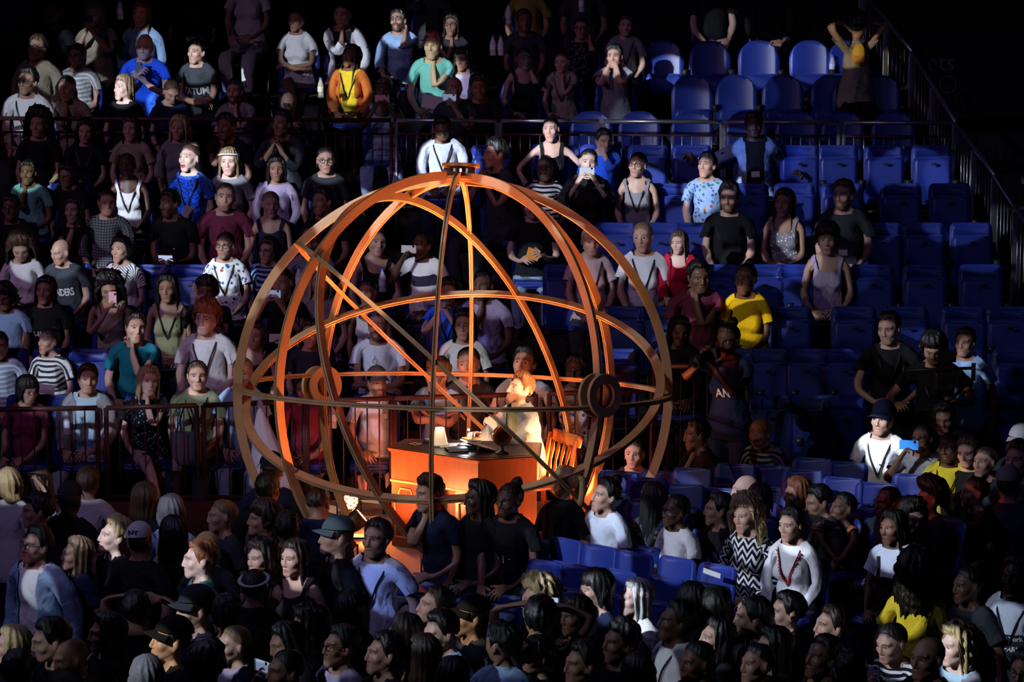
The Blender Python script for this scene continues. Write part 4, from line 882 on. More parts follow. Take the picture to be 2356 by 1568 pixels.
# ------------------------------------------------------------------ rails
def vbar(p, z0, z1, r=.008, n=6): return tube_geo([(p[0], p[1], z0), (p[0], p[1], z1)], r, n, up=(1, 0, 0))
def hbar(a, b, r, n=8): return tube_geo([a, b], r, n, up=(0, 0, 1) if abs(a[2] - b[2]) < .9*abs(a[0] - b[0] + 1e-6) + 3 else (1, 0, 0))
def empty(name, loc, label, cat, group=None):
    o = link(name); o.location = loc; tag(o, label, cat, group); return o
def sub(name, g, mat, parent, smooth=True):
    """geometry given in world space, parented to an Empty that only moves"""
    L = np.array(parent.matrix_basis.translation[:], np.float32); pp = parent.parent
    while pp: L = L + np.array(pp.matrix_basis.translation[:], np.float32); pp = pp.parent
    return geo(name, (g[0] - L, g[1]), mat, parent, smooth)
for i, (x0, x1, lab) in enumerate(((0 - 60, 900, 'long dark guard rail in front of the left upper rows'), (912, 1143, 'short steel guard rail behind the man in the white shirt'), (1152, 1378, 'steel guard rail behind the woman in black sleeveless top'), (1388, 1660, 'steel guard rail with bright balusters behind the blue hoodie'), (1668, 1930, 'steel guard rail behind the man in the denim jacket'), (1942, 2196, 'steel guard rail joining the sloping stair rail'))):
    Y = 7.72; a = at(x0, 272 + x0*.005, Y); b = at(x1, 272 + x1*.005, Y); zf = RZ['G'] + .02
    t = empty('guard_rail', (a[0], Y, zf), lab, 'railing', 'steel guard rails in front of the upper rows')
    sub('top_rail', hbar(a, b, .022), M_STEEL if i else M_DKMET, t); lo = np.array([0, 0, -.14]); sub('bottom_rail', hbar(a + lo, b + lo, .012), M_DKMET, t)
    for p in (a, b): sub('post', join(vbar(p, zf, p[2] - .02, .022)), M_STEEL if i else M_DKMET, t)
    n = int((b[0] - a[0])/.095)
    for k in range(1, n):
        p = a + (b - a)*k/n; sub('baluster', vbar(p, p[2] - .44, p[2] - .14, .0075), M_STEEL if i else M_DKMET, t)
Pr = [at(1985, -20, 10.6), at(2100, 120, 9.3), at(2200, 283, 7.7), at(2290, 405, 6.6), at(2390, 560, 5.2)]
for i in range(4):
    a, b = Pr[i], Pr[i + 1]; t = empty('stair_rail', tuple(b - np.array([0, 0, .95])), ['sloping stair rail at the top beside the upper seats', 'sloping stair rail beside the round-backed seats', 'sloping stair rail just below the guard rail corner', 'lowest sloping stair rail at the right edge'][i], 'railing', 'sloping rails along the right side of the stand')
    sub('handrail', tube_geo([a, b], .026, 8), M_STEEL, t)
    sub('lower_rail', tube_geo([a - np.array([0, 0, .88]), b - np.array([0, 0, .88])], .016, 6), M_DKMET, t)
    for p in (a, (a + b)/2): sub('post', box_g((p[0], p[1], p[2] - .50), (.085, .03, .98), .006), M_METAL, t, False)
    n = 13
    for k in range(1, n):
        p = a + (b - a)*k/n; sub('baluster', vbar(p, p[2] - .88, p[2] - .06, .009), M_METAL, t)
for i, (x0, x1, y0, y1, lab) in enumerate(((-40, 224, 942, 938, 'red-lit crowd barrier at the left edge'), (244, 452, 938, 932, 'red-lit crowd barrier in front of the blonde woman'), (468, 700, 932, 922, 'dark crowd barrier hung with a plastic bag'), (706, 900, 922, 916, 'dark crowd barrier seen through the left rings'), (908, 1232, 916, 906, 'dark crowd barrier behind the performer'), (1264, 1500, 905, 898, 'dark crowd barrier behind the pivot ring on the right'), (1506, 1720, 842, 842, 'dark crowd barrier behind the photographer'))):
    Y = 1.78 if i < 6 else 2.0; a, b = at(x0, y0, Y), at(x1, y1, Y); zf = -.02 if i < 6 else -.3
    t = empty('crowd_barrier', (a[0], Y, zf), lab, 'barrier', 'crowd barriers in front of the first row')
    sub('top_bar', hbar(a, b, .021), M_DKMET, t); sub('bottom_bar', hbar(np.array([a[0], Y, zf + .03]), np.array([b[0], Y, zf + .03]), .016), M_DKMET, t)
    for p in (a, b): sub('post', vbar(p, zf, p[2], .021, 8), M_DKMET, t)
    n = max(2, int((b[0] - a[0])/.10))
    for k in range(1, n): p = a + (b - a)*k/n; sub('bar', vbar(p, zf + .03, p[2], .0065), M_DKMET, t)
# sign on the far right wall
def text_g(s, size, extrude=.004, bold=0):
    cu = bpy.data.curves.new('t', 'FONT'); cu.body = s; cu.size = size; cu.extrude = extrude; cu.align_x = 'CENTER'; cu.align_y = 'CENTER'; cu.offset = bold; cu.resolution_u = 3
    ob = bpy.data.objects.new('t', cu); COL.objects.link(ob); dg = bpy.context.evaluated_depsgraph_get(); me = ob.evaluated_get(dg).to_mesh(); me.calc_loop_triangles()
    V = np.array([v.co[:] for v in me.vertices], np.float32); T = np.array([t.vertices[:] for t in me.loop_triangles], np.int32); ob.evaluated_get(dg).to_mesh_clear(); bpy.data.objects.remove(ob); bpy.data.curves.remove(cu); return V, T
UPR = Matrix.Rotation(PI/2, 4, 'X')
p = at(2165, 145, 9.6); t = empty('wall_sign', tuple(p), 'dark wall sign with grey letters and a ring beside the stair rail', 'sign')
sub('panel', box_g(p + np.array([.35, .06, -.15]), (1.3, .05, .9)), M_WALL, t, False); M_SIGN = material('sign_ink', (.10, .10, .13), .6)
sub('lettering', xf(text_g('ets', .26), Matrix.Translation(Vector(p)) @ UPR), M_SIGN, t)
q = at(2182, 195, 9.6); sub('ring', tube_geo([(q[0] + .09*math.cos(a), q[1] + .02, q[2] + .09*math.sin(a)) for a in np.linspace(0, 2*PI, 33)], .012, 6, up=(0, 1, 0)), M_SIGN, t)
p = at(2310, 190, 10.5); o = geo('far_seat_back', blob_geo((0, 0, 0), (.30, .08, .30), 1, .0, n=12), M_SEAT); o.location = p; tag(o, 'large dim blue rounded panel beyond the stair rail', 'panel')
# ------------------------------------------------------------------ seats
def rounded_panel(w, h, th, r, curve=.04, top=1.0, n=6, nx=8):
    """an upright padded panel, rounded at the top corners, gently wrapped round the sitter; origin at the bottom middle, facing -Y"""
    pts = []; hw = w/2
    for a in np.linspace(0, PI/2, n): pts.append((hw - r + r*math.cos(a), h - r*top + r*top*math.sin(a)))
    for a in np.linspace(PI/2, PI, n): pts.append((-hw + r + r*math.cos(a), h - r*top + r*top*math.sin(a)))
    pts += [(-hw*.96, 0), (hw*.96, 0)]
    bm = bmesh.new(); fv = [bm.verts.new((x, 0, z)) for x, z in pts]; f = bm.faces.new(fv); r_ = bmesh.ops.extrude_face_region(bm, geom=[f]); bmesh.ops.translate(bm, verts=[v for v in r_['geom'] if isinstance(v, bmesh.types.BMVert)], vec=(0, th, 0))
    bmesh.ops.recalc_face_normals(bm, faces=bm.faces[:]); bmesh.ops.bevel(bm, geom=[e for e in bm.edges if abs(e.verts[0].co.y - e.verts[1].co.y) < .001], offset=th*.3, segments=2, affect='EDGES')
    bmesh.ops.triangulate(bm, faces=bm.faces[:])
    for k in range(1, nx): bmesh.ops.bisect_plane(bm, geom=bm.verts[:] + bm.edges[:] + bm.faces[:], plane_co=(-hw + w*k/nx, 0, 0), plane_no=(1, 0, 0))
    V, T = bm_g(bm); V[:, 1] -= curve*(V[:, 0]/hw)**2; return V, T
def tilt(g, a): return xf(g, Matrix.Rotation(a, 4, 'X'))
def mv(g, v): return (g[0] + np.array(v, np.float32), g[1])
SEATM = {}
def seat_meshes():
    d = {}
    d['pad_back'] = join(mv(tilt(rounded_panel(.42, .34, .06, .05, .02), -.12), (0, 0, .40)), mv(tilt(rounded_panel(.40, .15, .075, .06, .02), -.10), (0, .035, .73)))
    d['pad_back'] = mv(tilt(rounded_panel(.42, .46, .055, .06, .025), -.12), (0, 0, .38)); d['pad_roll'] = mv(tilt(rounded_panel(.41, .12, .085, .05, .02), -.10), (0, .032, .745))
    d['pan_up'] = mv(tilt(rounded_panel(.40, .40, .06, .05, .0), -.16), (0, -.10, .37)); d['pan_dn'] = mv(xf(rounded_panel(.42, .42, .07, .06, .0), Matrix.Rotation(PI/2, 4, 'X')), (0, .0, .44))
    d['frame'] = join(box_g((-.21, .02, .2), (.03, .06, .42), .005), box_g((.21, .02, .2), (.03, .06, .42), .005), box_g((0, .02, .36), (.44, .05, .03), .004))
    d['handle'] = box_g((0, -.118, .715), (.055, .008, .022), .003); d['holder'] = lathe_g([(.0, 0), (.036, .0), (.04, .07), (.034, .07), (.03, .008), (0, .008)], 14, (.24, -.05, .62))
    d['bucket'] = mv(tilt(rounded_panel(.46, .46, .035, .20, .05, 1.0, 8), -.14), (0, 0, .38)); d['bpan'] = mv(tilt(rounded_panel(.42, .20, .05, .06, .0), -.10), (0, -.12, .34))
    d['flat_back'] = mv(tilt(rounded_panel(.42, .46, .03, .06, .02), -.14), (0, 0, .40)); d['flat_pan'] = mv(tilt(rounded_panel(.38, .36, .05, .08, .0), -.20), (0, -.11, .36))
    for k, g in d.items():
        me = to_mesh('seat_' + k, *g); me.materials.append(M_SEAT if k in ('pad_back', 'pad_roll', 'pan_up', 'pan_dn', 'bucket', 'bpan', 'flat_back', 'flat_pan') else M_BLACK if k in ('handle', 'holder') else M_SEATD); SEATM[k] = me
seat_meshes()
NSEAT = [0]
def seat(loc, rz, kind, up, label, group):
    o = link('arena_seat'); o.location = loc; o.rotation_euler = (0, 0, rz); tag(o, label, 'seat', group); NSEAT[0] += 1
    parts = [('frame', 'frame')]
    if kind == 'flat': parts += [('backrest', 'flat_back'), ('seat_pan', 'flat_pan' if up else 'pan_dn')] + ([('latch', 'handle')] if up else [])
    elif kind == 'pad':
        parts += [('backrest', 'pad_back'), ('head_roll', 'pad_roll'), ('seat_pan', 'pan_up' if up else 'pan_dn')]
        if up: parts += [('latch', 'handle'), ('cup_holder', 'holder')]
    else:
        parts += [('backrest', 'bucket'), ('seat_pan', 'bpan' if up else 'pan_dn')]
        if up: parts += [('cup_holder', 'holder')]
    for nm, k in parts:
        c = link(nm, SEATM[k], o)
        if kind != 'flat' and k not in ('frame', 'pan_dn', 'holder'): c.scale = (1, 1, 1.2)
    return o
# ------------------------------------------------------------------ people
TM, TF = make_template(False), make_template(True)
def face_masks(t):
    V = t.V; x = np.abs(V[:, 0]); y = V[:, 1]; z = V[:, 2]
    sm = lambda d, w: np.clip(1 - d/w, 0, 1)
    lip = ((x < .022) & (z > 1.569) & (z < 1.5925 - .12*x) & (y < -.090)).astype(np.float32)
    bx = np.clip(x, .014, .050); bz = 1.6735 + .07*(bx - .014) - 2.2*np.clip(bx - .034, 0, 1)**1.0*.25
    brow = sm(np.sqrt((x - bx)**2 + (z - bz)**2), .0065 if t.fem else .0085)*(y < -.05)*1.4
    beard = ((z < 1.605) & (z > 1.535) & (y < -.01)).astype(np.float32)*np.clip((1.600 + .35*(x - .03) - z)/.010 + .3, 0, 1); beard = np.maximum(beard, ((z < 1.608) & (z > 1.592) & (x < .03) & (y < -.085)).astype(np.float32)); beard = beard*(1 - lip)
    cheek = sm(np.sqrt((x - .042)**2 + (z - 1.62)**2), .03)*(y < -.05); lid = sm(np.sqrt((x - .032)**2 + ((z - 1.66)*1.6)**2), .018)*(y < -.06)
    scalp = np.clip((z - 1.70)/.02, 0, 1)*np.clip((y + .075)/.02, 0, 1)
    scalp = np.maximum(scalp, np.clip((y - .03)/.02, 0, 1)*np.clip((z - 1.60)/.02, 0, 1))
    return lip, np.clip(brow, 0, 1), beard, cheek, lid, scalp
for t in (TM, TF): t.masks = face_masks(t)
HAIRM = {}
def shared(key, fn, mat):
    k = (key, mat.name)
    if k not in HAIRM:
        me = to_mesh(key, *fn()); me.materials.append(mat); HAIRM[k] = me
    return HAIRM[k]
def eye_mesh():
    if 'eye' not in HAIRM:
        me = to_mesh('eye', *eye_geo()); me.materials.append(M_EYE); me.materials.append(M_IRIS)
        for p in me.polygons:
            c = p.center
            if c.y < 0 and math.hypot(c.x, c.z) < .0076: p.material_index = 1
        HAIRM['eye'] = me
    return HAIRM['eye']
D_ = dict
STL = D_(L=((.11, .02, .085), (0, -1, 0)), R=((-.11, .0, .085), (0, -1, 0)))
def arm(n, x, y, z, pole=None, pron=0):
    s = 1 if n == 'L' else -1
    return ((s*x, y, z), pole if pole else (s*.45, .45, -.7), pron)
LAP = D_(L=arm('L', .09, -.27, 1.04, None, 45), R=arm('R', .11, -.29, 1.03, None, 45)); DOWN = D_(L=arm('L', .27, -.03, .93, (.3, 1, 0)), R=arm('R', .27, -.06, .94, (-.3, 1, 0)))
POSES = {  # lean, arms, curl
 'lap': (7, LAP, (.4, .5)), 'stand': (0, DOWN, (.4, .4)), 'fold': (8, D_(L=arm('L', -.06, -.22, 1.16, (.9, -.1, -.4), 40), R=arm('R', -.08, -.25, 1.13, (-.9, -.1, -.4), 40)), (.4, .4)),
 'chinR': (14, D_(L=LAP['L'], R=arm('R', .015, -.155, 1.475, (-.25, -.5, -1), 60)), (.4, .8)), 'chinL': (14, D_(R=LAP['R'], L=arm('L', .015, -.155, 1.475, (.25, -.5, -1), 60)), (.8, .4)),
 'cheekR': (12, D_(L=LAP['L'], R=arm('R', .085, -.115, 1.515, (-.4, -.5, -1), 30)), (.4, .8)), 'cheekL': (12, D_(R=LAP['R'], L=arm('L', .085, -.115, 1.515, (.4, -.5, -1), 30)), (.8, .4)),
 'claspUp': (10, D_(L=arm('L', .04, -.24, 1.42, (.6, -.2, -1), 20), R=arm('R', .04, -.25, 1.43, (-.6, -.2, -1), 20)), (.7, .7)), 'claspLow': (12, D_(L=arm('L', .05, -.34, 1.08, None, 30), R=arm('R', .05, -.34, 1.09, None, 30)), (.8, .8)),
 'phone2': (5, D_(L=arm('L', .045, -.29, 1.47, (.6, -.1, -1), -20), R=arm('R', .045, -.29, 1.47, (-.6, -.1, -1), -20)), (.5, .5)), 'phone2w': (4, D_(L=arm('L', .09, -.28, 1.47, (.6, -.1, -1), -20), R=arm('R', .09, -.28, 1.47, (-.6, -.1, -1), -20)), (.5, .5)),
 'phone1': (4, D_(L=LAP['L'], R=arm('R', .0, -.27, 1.45, (-.6, -.1, -1), -10)), (.4, .55)), 'phoneR': (5, D_(L=LAP['L'], R=arm('R', .13, -.28, 1.52, (-.6, -.1, -1), -10)), (.4, .55)), 'phoneL': (5, D_(R=LAP['R'], L=arm('L', .07, -.27, 1.46, (.6, -.1, -1), -10)), (.55, .4)),
 'phoneM': (5, D_(L=arm('L', .04, -.28, 1.33, (.7, -.1, -1), 0), R=arm('R', .04, -.28, 1.36, (-.7, -.1, -1), 0)), (.5, .5)), 'phoneLow': (10, D_(L=arm('L', .04, -.30, 1.12, None, 20), R=arm('R', .03, -.30, 1.12, None, 20)), (.5, .5)),
 'phoneLowU': (6, D_(L=arm('L', .04, -.34, 1.42, (.7, -.1, -1), 0), R=arm('R', .03, -.34, 1.42, (-.7, -.1, -1), 0)), (.5, .5)),
 'phoneUp': (0, D_(L=DOWN['L'], R=arm('R', .08, .13, 1.66, (-1, .5, -.9), 180)), (.4, .5)), 'phoneUp2': (0, D_(L=arm('L', .08, -.10, 1.70, (1, .2, -.2), -10), R=arm('R', .08, -.10, 1.70, (-1, .2, -.2), -10)), (.5, .5)),
 'face': (14, D_(L=arm('L', .035, -.17, 1.55, (.5, -.4, -1), 0), R=arm('R', .06, -.17, 1.53, (-.5, -.4, -1), 0)), (.3, .3)), 'faceL': (10, D_(R=LAP['R'], L=arm('L', .03, -.15, 1.53, (.5, -.4, -1), 0)), (.4, .4)),
 'behind': (0, D_(L=arm('L', .10, .06, 1.66, (1, -.2, .5), 0), R=arm('R', .10, .06, 1.66, (-1, -.2, .5), 0)), (.5, .5)), 'hips': (14, D_(L=arm('L', .20, -.16, 1.02, (1, .3, .2), 20), R=arm('R', .20, -.16, 1.02, (-1, .3, .2), 20)), (.5, .5)),
 'spread': (-2, D_(L=arm('L', .42, .02, 1.18, (.4, .6, -.6), 0), R=arm('R', .62, .06, 1.32, (-.3, .6, -.6), 0)), (.5, .5)), 'card': (8, D_(L=arm('L', .10, -.30, 1.18, None, 20), R=arm('R', .10, -.28, 1.14, None, 20)), (.5, .5)),
 'rail': (24, D_(L=arm('L', -.10, -.30, 1.32, (1, -.2, -.2), 60), R=arm('R', -.08, -.32, 1.30, (-1, -.2, -.2), 60)), (.4, .4)), 'camera': (2, D_(L=arm('L', .0, -.30, 1.46, (.5, -.2, -1), 10), R=arm('R', .10, -.20, 1.53, (-.8, -.1, -.8), 0)), (.7, .6)),
 'hold': (2, D_(L=arm('L', .05, -.28, 1.08, (.9, .3, -.3), 20), R=arm('R', .08, -.28, 1.10, (-.9, .3, -.3), 20)), (.6, .6)), 'rig': (6, D_(L=arm('L', .22, -.36, 1.26, (.8, .1, -.7), 20), R=arm('R', .26, -.30, 1.20, (-.8, .1, -.7), 20)), (.8, .8)),
 'desk': (12, D_(L=arm('L', .06, -.36, 1.36, (.8, -.1, -.7), 10), R=arm('R', .08, -.46, 1.27, (-.7, .1, -.8), 40)), (.9, .5)), 'cross': (5, LAP, (.4, .4))}
RND = random.Random(7); NP = [0]
BEAMC = {'': (.78, .88, 1.0), 'bl': (.30, .45, 1.0), 'wm': (1, .93, .66), 'gn': (.72, 1, .85), 'rd': (1, .16, .06)}
def bone_mat(G, b):
    R, p = G[b]; M = Matrix(R.tolist()).to_4x4(); M.translation = Vector(p.tolist()); return M
def skin_pts(t, G, P, gar=None):
    """carry rest-space points along with the nearest body vertices"""
    Wt = np.zeros((len(P), len(t.names)), np.float32)
    for i, q in enumerate(P):
        for co, j, d in t.kd.find_n(Vector(q.tolist()), 4): Wt[i] += t.W[j]/(d + .01)
    Wt /= Wt.sum(1, keepdims=True); return skin(t, G, P.astype(np.float32), Wt)
BVH = {}
def chest_y(t, kind, x, z, off=.006):
    """the front of a garment at rest"""
    from mathutils.bvhtree import BVHTree
    k = (t.fem, kind)
    if k not in BVH: g = garment(t, kind); BVH[k] = BVHTree.FromPolygons(g[0].tolist(), g[1].tolist())
    h = BVH[k].ray_cast(Vector((x, -.6, z)), Vector((0, 1, 0)), 1.2)
    return (h[0].y if h[0] is not None else -.10) - off
def add_attr(me, name, arr, typ):
    a = me.attributes.new(name, typ, 'POINT'); a.data.foreach_set('color' if typ == 'FLOAT_COLOR' else 'vector', np.ascontiguousarray(arr, np.float32).ravel())
def local(V, L): return (V - L).astype(np.float32)
def ring_strip(P, w, up=(0, 0, 1)): return tube_geo(P, w, 6, .35, up)
def make_person(loc, x, y, sex, sk, hair, yaw, hy, hp, pose_n, top, low, extras, label, hr=0, group=None):
    t = TF if sex == 'f' else TM; ex = [e for e in extras.split(',') if e != '-']; has = lambda k: [e for e in ex if e == k or e.startswith(k + ':')]
    lean, arms, curl = POSES[pose_n]; seated = loc[0] in ROWS or loc[0] == 's'
    if pose_n == 'stand' and loc[0] in ROWS: seated = False
    jl = RND.uniform(-3, 3); lean = lean + jl; hr = hr + RND.uniform(-5, 5); twist = np.clip((hy - yaw)*.25, -22, 22) if abs(yaw) < 100 else 0
    kw = dict(yaw=yaw, lean=lean, twist=twist, side=RND.uniform(-2, 2), hy=hy, hp=hp, hr=hr, curl=curl)
    href = np.array([0, -.045, 1.635], np.float32)
    G0 = pose(t, (0, 0, 0), arms=arms, legs=STL, **kw); h1 = G0['head'][0] @ href + G0['head'][1]
    if loc[0] in ROWS: Y, fl = RY[loc], RZ[loc]
    elif loc[0] in 'sd': Y, fl = (float(v) for v in loc[1:].split('/'))
    if loc[0] == 'U':
        s = (.975 if sex == 'm' else .935)*RND.uniform(.97, 1.03); fl = -1.05; tgt = atz(x, y, fl + (.96 + h1[2])*s)
    else:
        tgt = at(x, y, Y)
        s = (tgt[2] - fl - .44)/(h1[2] + .12) if seated else (tgt[2] - fl)/(.96 + h1[2])
        s = float(np.clip(s, .90, 1.10)) if not has('small') else .8
    hip = np.array(tgt) - s*h1; zf = .96 + (fl - hip[2])/s + .085
    if seated:
        sp = RND.uniform(.09, .15); legs = D_(L=((sp, -.42 + RND.uniform(-.05, .08), zf), (.12, -.6, 1)), R=((-sp, -.42 + RND.uniform(-.05, .08), zf), (-.12, -.6, 1)))
        if pose_n == 'cross' or 'legs crossed' in label or 'leg crossed' in label: legs['R'] = ((.10, -.62, zf + .22), (-.2, -.4, 1))
    else: legs = D_(L=((.11, .02, zf), (0, -1, 0)), R=((-.11, .0, zf), (0, -1, 0)))
    G = pose(t, hip, arms=arms, legs=legs, scale=s, **kw)
    root = link('person'); L = np.array([hip[0], hip[1], fl], np.float32); root.location = L; tag(root, label, 'person', group)
    NP[0] += 1; seed = NP[0]
    tk, tc = top.split(':', 1); lk, lc = low.split(':')
    # body
    V = skin(t, G, tucked(t, tk, lk), t.W); me = to_mesh('body', local(V, L), t.T); me.materials.append(M_SKIN)
    skc = np.array(SK[sk])*RND.uniform(.92, 1.08); hc = np.array(HC[hair[1]]); lip, brow, beard, cheek, lid, scalp = t.masks
    Cc = np.tile(skc, (len(V), 1)); mixc = lambda m, c, a: Cc*(1 - (m*a)[:, None]) + np.array(c)*(m*a)[:, None]
    Cc = mixc(cheek, skc*np.array([1.05, .82, .80]), .6); Cc = mixc(lid, skc*np.array([.55, .48, .48]), .75)
    Cc = mixc(lip, skc*np.array([.95, .50, .50]) if sex == 'f' else skc*np.array([.88, .62, .60]), 1.)
    if 'red lips' in label: Cc = mixc(lip, (.35, .02, .04), 1.)
    Cc = mixc(brow, hc*.5 + skc*.08, .95)
    if has('beard'): Cc = mixc(beard, np.array(HC[has('beard')[0][6:]])*1.2 + skc*.06, .88)
    elif sex == 'm': Cc = mixc(beard, skc*.72, .5)
    if hair[0] != 'bald': Cc = mixc(scalp, hc, .9)
    Z = t.V[:, 2]; shoe = np.clip((.105 - Z)/.01, 0, 1); Cc = mixc(shoe, (.02, .02, .025), 1. if lk == 'trousers' else .0)
    add_attr(me, 'Col', np.concatenate([Cc, np.ones((len(V), 1))], 1), 'FLOAT_COLOR'); link('body', me, root)
    # clothes
    def wear(name, kind, cloth, grow=0.):
        gv, gt, gw = garment(t, kind); P = skin(t, G, gv, gw); n = normals(P, gt)
        P = P + n*(grow + s*(.009*vnoise(gv*np.array([1, 1, .6], np.float32), 20, seed*1.3) + .0045*vnoise(gv*np.array([1.3, 1, .5], np.float32), 52, seed)))[:, None]
        m = to_mesh(name, local(P, L), gt); m.materials.append(m_cloth(cloth)); add_attr(m, 'rest', gv, 'FLOAT_VECTOR'); return link(name, m, root)
    if tk == 'jacket': wear('shirt', 'tee', {'wh': 'bk', 'gy': 'sh', 'nv': 'lp', 'gy:denim': 'gr'}.get(tc, 'bk' if 'black tee' in label else 'wh')); wear('jacket', 'jacket', tc, .012)
    elif tk == 'tank': wear('top', 'tank', tc)
    else: wear('shirt', tk, tc)
    if 'cardigan' in label and tk in ('tee', 'tank'): wear('cardigan', 'jacket', 'or' if tc == 'yl' else 'rd', .014)
    wear('trousers' if lk == 'trousers' else 'shorts', lk, lc)
    # head: hair, eyes, gear ride on the head bone
    HM = Matrix.Translation(Vector((-L).tolist())) @ bone_mat(G, 'head')
    def ride(name, me, par=root): o = link(name, me, par); o.matrix_basis = HM if par is root else Matrix.Identity(4); return o
    hm = m_hair(hair[1])
    if hair[0] != 'bald' and not (has('cap') and hair[0] in ('short', 'crop', 'buzz')): ride('hair', shared('hair_%s_%d' % (hair[0], seed % 3), lambda: hair_geo(hair[0], seed % 3), hm))
    elif has('cap'): ride('hair', shared('hair_buzz', lambda: hair_geo('buzz'), hm))
    fwd = (G['head'][0] @ np.array([0, -1, 0]))/s; tocam = nrm(CAM - np.array(tgt))
    if fwd @ tocam > -.15:
        for sx in (1, -1):
            e = link('eye', eye_mesh(), root); e.matrix_basis = HM @ Matrix.Translation((sx*.032, -.0762, 1.6510)) @ Matrix.Diagonal((1.05, 1, .74, 1)) @ Matrix.Rotation(math.radians(RND.uniform(-12, 0)), 4, 'Z')
    for k in has('cap'):
        cm = m_cloth(k[4:]); c = ride('cap', shared('cap', cap_geo, cm)); v = link('visor', shared('visor', visor_geo, cm), c)
        if has('ny'): g = text_g('NY', .052, .002, .002); V2 = g[0].copy(); V2 = np.stack([-V2[:, 0], .012 + .118*np.cos(V2[:, 0]*8) - .012, 1.735 + V2[:, 1]], 1) + np.array([0, .004, 0]); geo('monogram', (V2, g[1]), M_DARKINK, c)
    for k in has('hband'): ride('headband', shared('headband', lambda: ring_strip([(.084*math.sin(a), .010 - .106*math.cos(a), 1.705 + .022*math.cos(a)) for a in np.linspace(0, 2*PI, 33)], .022), m_cloth(k[6:])))
    if has('gl'): ride('glasses', shared('glasses', glasses_geo, M_BLACK))
    for k in has('bun'): ride('hair_bun', shared('hair_bun', lambda: blob_geo((0, .075, 1.765), (.042, .042, .038), 2, .006), m_hair(k[4:])))
    for k in has('pony'): ride('ponytail', shared('ponytail', lambda: tube_geo([(0, .10, 1.70), (0, .135, 1.69), (0, .15, 1.62), (0, .14, 1.52), (0, .125, 1.43)], [.02, .028, .03, .024, .008], 12), m_hair(k[5:])))
    if has('earring'):
        for sx in (1, -1): o = ride('earring', shared('earring', lambda: blob_geo((0, 0, 0), (.005, .005, .008), 0, 0, n=6), M_METAL)); o.matrix_basis = HM @ Matrix.Translation((sx*.083, .005, 1.596))
    tkf = tk if tk != 'jacket' else 'tee'
    def onchest(name, pts, r, mat, flat=.35):
        P = np.array([(px_, chest_y(t, tkf, px_, pz_, .016), pz_) for px_, pz_ in pts], np.float32); return geo(name, mv(ring_strip(skin_pts(t, G, P), r*s, (0, 1, 0)), -L), mat, root)
    if has('lan'):
        hf = [(.066, .03, 1.520), (.078, -.02, 1.492), (.086, -.058, 1.462)] + [(.086 - .086*k/7, chest_y(t, tkf, .086 - .086*k/7, 1.425 - .24*k/7, .014), 1.425 - .24*k/7) for k in range(8)]
        P = np.array(hf + [(-a, b, c) for a, b, c in hf[::-1][1:]], np.float32); geo('lanyard', mv(ring_strip(skin_pts(t, G, P), .007*s, (0, 1, 0)), -L), M_BLACK, root)
    if has('lan') or has('badge'):
        P = np.array([(0., chest_y(t, tkf, 0, 1.17, .012), 1.16)], np.float32); q = skin_pts(t, G, P)[0] - L; Rc = Matrix((G['chest'][0]/s).tolist()).to_4x4()
        if has('badge'): b = geo('badge', box_g((0, 0, 0), (.085, .004, .06), .001), M_PAPER, root, False); b.matrix_basis = Matrix.Translation(Vector(q.tolist())) @ Rc
    if has('sung'): P = np.array([(0., chest_y(t, tkf, 0, 1.34, .012), 1.345)], np.float32); q = skin_pts(t, G, P)[0] - L; b = link('sunglasses', shared('glasses', glasses_geo, M_GLOSS), root); b.matrix_basis = Matrix.Translation(Vector(q.tolist())) @ Matrix((G['chest'][0]/s).tolist()).to_4x4() @ Matrix.Rotation(1.2, 4, 'Y') @ Matrix.Translation((0, .10, -1.65))
    def chest_text(txt, size, zc, mat, name='lettering', bold=.001, sq=(1, 1)):
        g = text_g(txt, size, .0, bold); P = g[0]*np.array([sq[0], sq[1], 1]); P = np.array([(v[0], chest_y(t, tkf, v[0], zc + v[1], .010), zc + v[1]) for v in P], np.float32); P[:, 0] *= 1; geo(name, (local(skin_pts(t, G, P), L), g[1]), mat, root)
    for k in has('txt'): chest_text(k[4:].replace('TTTTT', 'HIJIJH'), .085 if len(k) < 9 else .082 if len(k) > 10 else .085, 1.245, M_WHITEINK, bold=.002, sq=(.72, 1.35) if len(k) > 10 else (1, 1.2))
    if has('print'): chest_text('\u00b7 i \u00b7', .09, 1.22, M_WHITEINK)
    if 'city-name' in label:
        P = np.array([(a, chest_y(t, tkf, a, b, .008), b) for a in (-.10, -.05, 0, .05, .10) for b in (1.05, 1.10, 1.16, 1.22, 1.28)], np.float32); T2 = []
        for i in range(4):
            for j in range(4): a = i*5 + j; T2 += [(a, a + 5, a + 6), (a, a + 6, a + 1)]
        geo('print_panel', (local(skin_pts(t, G, P), L), np.array(T2)), M_DARKINK, root)
        for q_, (tx, zz) in enumerate((('New York', 1.25), ('ST. PARIS?', 1.18), ('New York', 1.11))): chest_text(tx, .045, zz, M_WHITEINK)
    if 'sports jersey' in label:
        P = np.array([(-.03, 1.31), (-.015, 1.297), (.035, 1.325), (-.012, 1.305)]); P3 = np.array([(a + .04, chest_y(t, tkf, a + .04, b, .010), b) for a, b in P], np.float32); geo('swoosh_mark', (local(skin_pts(t, G, P3), L), np.array([(0, 1, 3), (1, 2, 3), (0, 3, 1), (1, 3, 2)])), M_DARKINK, root)
